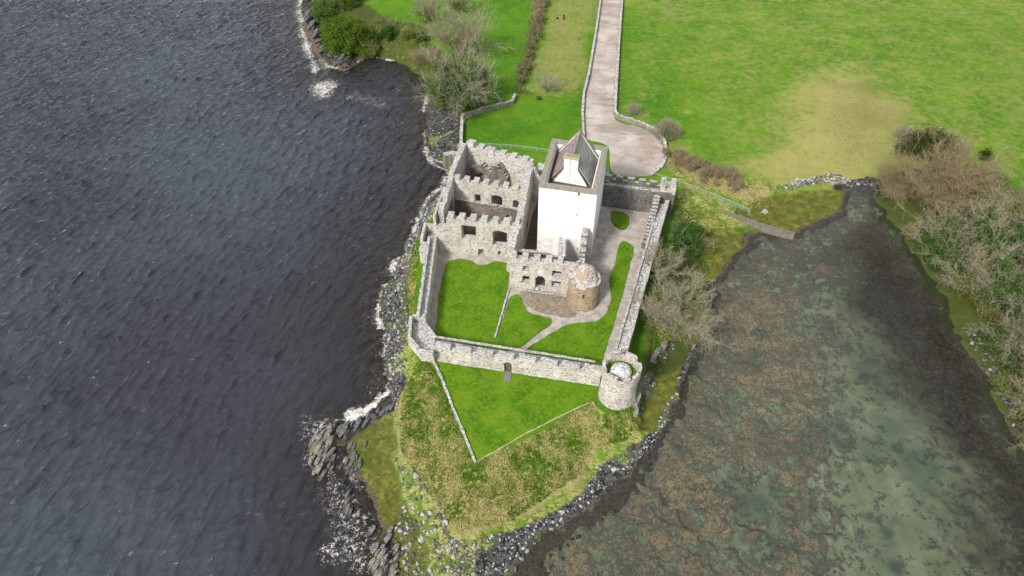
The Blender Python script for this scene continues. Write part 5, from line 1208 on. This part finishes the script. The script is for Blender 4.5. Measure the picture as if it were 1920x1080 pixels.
# ------------------------------------------------------------------ rough grass tufts on the slopes
def tufts(name, lab, zones, seed, cols):
    r = np.random.default_rng(seed); Vs, Fs, fm = [], [], []; off = 0
    for poly, n_, L_, pm in zones:
        pts = inpoly(poly, n_, r, 2); zs = height(pts[:, 0], pts[:, 1]); keep = zs > .5
        pts, zs = pts[keep], zs[keep]; n2 = len(pts); B_ = 5
        c = np.repeat(np.column_stack([pts, zs-.05]), B_, 0); m = n2*B_
        a = r.random(m)*6.28; ln = L_*r.uniform(.4, 1.2, m); dirn = np.stack([np.cos(a), np.sin(a)], 1); out = r.uniform(.3, .9, m)
        tip = c+np.column_stack([dirn*(ln*out)[:, None], ln*.8]); sd_ = np.column_stack([-dirn[:, 1], dirn[:, 0], np.zeros(m)])*.075
        V = np.stack([c-sd_, c+sd_, tip], 1).reshape(-1, 3); F = np.arange(m*3).reshape(-1, 3)+off; off += m*3
        Vs.append(V); Fs.append(F); g = .55*fbm(c[:, 0]+c[:, 1]*.4, c[:, 1]*.6, 5.0, 4, 5)+.45*fbm(c[:, 0], c[:, 1]*.7, 1.3, 3, 15)+r.normal(size=m)*.06; fm.append(np.where(g > pm+.035, 0, np.where(g > pm-.045, 2, 1)))
    me = fast_mesh(name, np.vstack(Vs), np.vstack(Fs), None)
    for k in cols: me.materials.append(M[k])
    me.polygons.foreach_set('material_index', np.concatenate(fm).astype(np.int32)); tag(link(name, me), lab, 'grass', kind='stuff')
M['straw'] = leafmat('straw_grass', (.42,.38,.14), (.54,.48,.22), (.27,.26,.08)); M['olive'] = leafmat('olive_grass', (.22,.25,.05), (.33,.34,.10), (.10,.14,.02)); M['gblade'] = leafmat('green_grass', (.07,.17,.010), (.12,.24,.02), (.04,.09,.008))
tufts('rough_grass', 'straw and green tussocks on the slopes round the castle', [
  ([(782,690),(812,690),(850,780),(893,876),(1000,830),(1110,764),(1130,820),(1095,880),(960,970),(860,995),(800,920),(750,840),(750,740)], 11000, .42, .5),
  ([(745,560),(775,470),(790,440),(775,600),(768,650),(752,640)], 1200, .4, .5), ([(1130,790),(1190,770),(1215,690),(1240,560),(1260,640),(1230,700),(1180,820),(1120,840)], 2200, .45, .55),
  ([(1250,290),(1330,335),(1440,350),(1560,352),(1560,375),(1440,400),(1330,360),(1240,325)], 2200, .45, .47), ([(1262,380),(1400,410),(1400,440),(1330,520),(1310,470),(1255,470)], 1600, .45, .56),
  ([(700,60),(800,95),(840,140),(860,220),(820,200),(780,130),(700,100)], 1800, .5, .5)], 61, ('straw', 'gblade', 'olive'))

# ------------------------------------------------------------------ person on the field, with a bag
g = G(1057, 38)
bm = bmesh.new(); J = [(0,0,.95),(0,0,1.2),(0,0,1.42),(0,0,1.52),(0,0,1.62),(0,-.01,1.72), (-.19,0,1.4),(-.27,-.05,1.15),(-.16,-.27,1.1), (.19,0,1.4),(.27,-.05,1.15),(.16,-.27,1.1), (-.1,0,.88),(-.12,-.01,.48),(-.12,0,.08),(-.13,-.14,.04), (.1,0,.88),(.12,-.01,.48),(.12,0,.08),(.13,-.14,.04)]
rad = [.15,.14,.15,.065,.09,.085,.075,.055,.04,.075,.055,.04,.10,.07,.05,.045,.10,.07,.05,.045]
vs = [bm.verts.new(j) for j in J]
for a_, b_2 in ((0,1),(1,2),(2,3),(3,4),(4,5),(2,6),(6,7),(7,8),(2,9),(9,10),(10,11),(0,12),(12,13),(13,14),(14,15),(0,16),(16,17),(17,18),(18,19)): bm.edges.new((vs[a_], vs[b_2]))
me = bpy.data.meshes.new('person'); bm.to_mesh(me); bm.free(); me.materials.append(M['skin'])
per = link('person', me, None, tuple(g+(0, 0, .02))); per.modifiers.new('skin', 'SKIN'); 
for i, v in enumerate(me.skin_vertices[0].data): v.radius = (rad[i], rad[i]); v.use_root = (i == 0)
sb = per.modifiers.new('sub', 'SUBSURF'); sb.levels = 1; sb.render_levels = 1
per.scale = (1.15, 1.15, 1.15)
tag(per, 'person in black jacket and dark trousers standing in the striped field', 'person')
mb = MB(); gp = (0, 0, 0)
def ell(mb, c, r, n_=10, m=0):
    vs = []; fs = []
    for i in range(n_//2+1):
        for j in range(n_):
            t = math.pi*i/(n_//2); a = 2*math.pi*j/n_; vs.append((c[0]+r[0]*math.sin(t)*math.cos(a), c[1]+r[1]*math.sin(t)*math.sin(a), c[2]+r[2]*math.cos(t)))
    for i in range(n_//2):
        for j in range(n_): fs.append((i*n_+j, i*n_+(j+1) % n_, (i+1)*n_+(j+1) % n_, (i+1)*n_+j))
    mb.add(vs, fs, m)
ell(mb, (0, .01, 1.76), (.115, .12, .09)); o = mesh_obj('hair', mb.v, mb.f, M['black'], per, local=True)
mb = MB(); ell(mb, (0, 0, 1.25), (.235, .175, .30)); 
for s_ in (-1, 1): mb.tube((.19*s_, 0, 1.42), (.28*s_, -.05, 1.13), .09, .075, 8); mb.tube((.28*s_, -.05, 1.13), (.18*s_, -.22, 1.1), .075, .06, 8)
mesh_obj('jacket', mb.v, mb.f, M['black'], per, local=True)
mb = MB(); ell(mb, (0, 0, .93), (.19, .16, .14))
for s_ in (-1, 1): mb.tube((.1*s_, 0, .93), (.12*s_, -.01, .48), .125, .09, 8); mb.tube((.12*s_, -.01, .48), (.12*s_, 0, .06), .09, .07, 8)
mesh_obj('trousers', mb.v, mb.f, M['black'], per, local=True)
g2 = G(1045, 35); bag = thing('backpack', tuple(g2), 'small black bag on the grass beside the person', 'bag')
mb = MB(); mb.box((g2[0], g2[1]), (.7, .45), g2[2], g2[2]+.3, .2); mb.box((g2[0], g2[1]+.05), (.5, .3), g2[2]+.3, g2[2]+.4, .2); mb.build('bag_body', M['black'], bag)
mb = MB(); mb.tube((g2[0]-.2, g2[1], g2[2]+.4), (g2[0], g2[1], g2[2]+.55), .03, .03); mb.tube((g2[0], g2[1], g2[2]+.55), (g2[0]+.2, g2[1], g2[2]+.4), .03, .03); mb.build('handle', M['black'], bag)
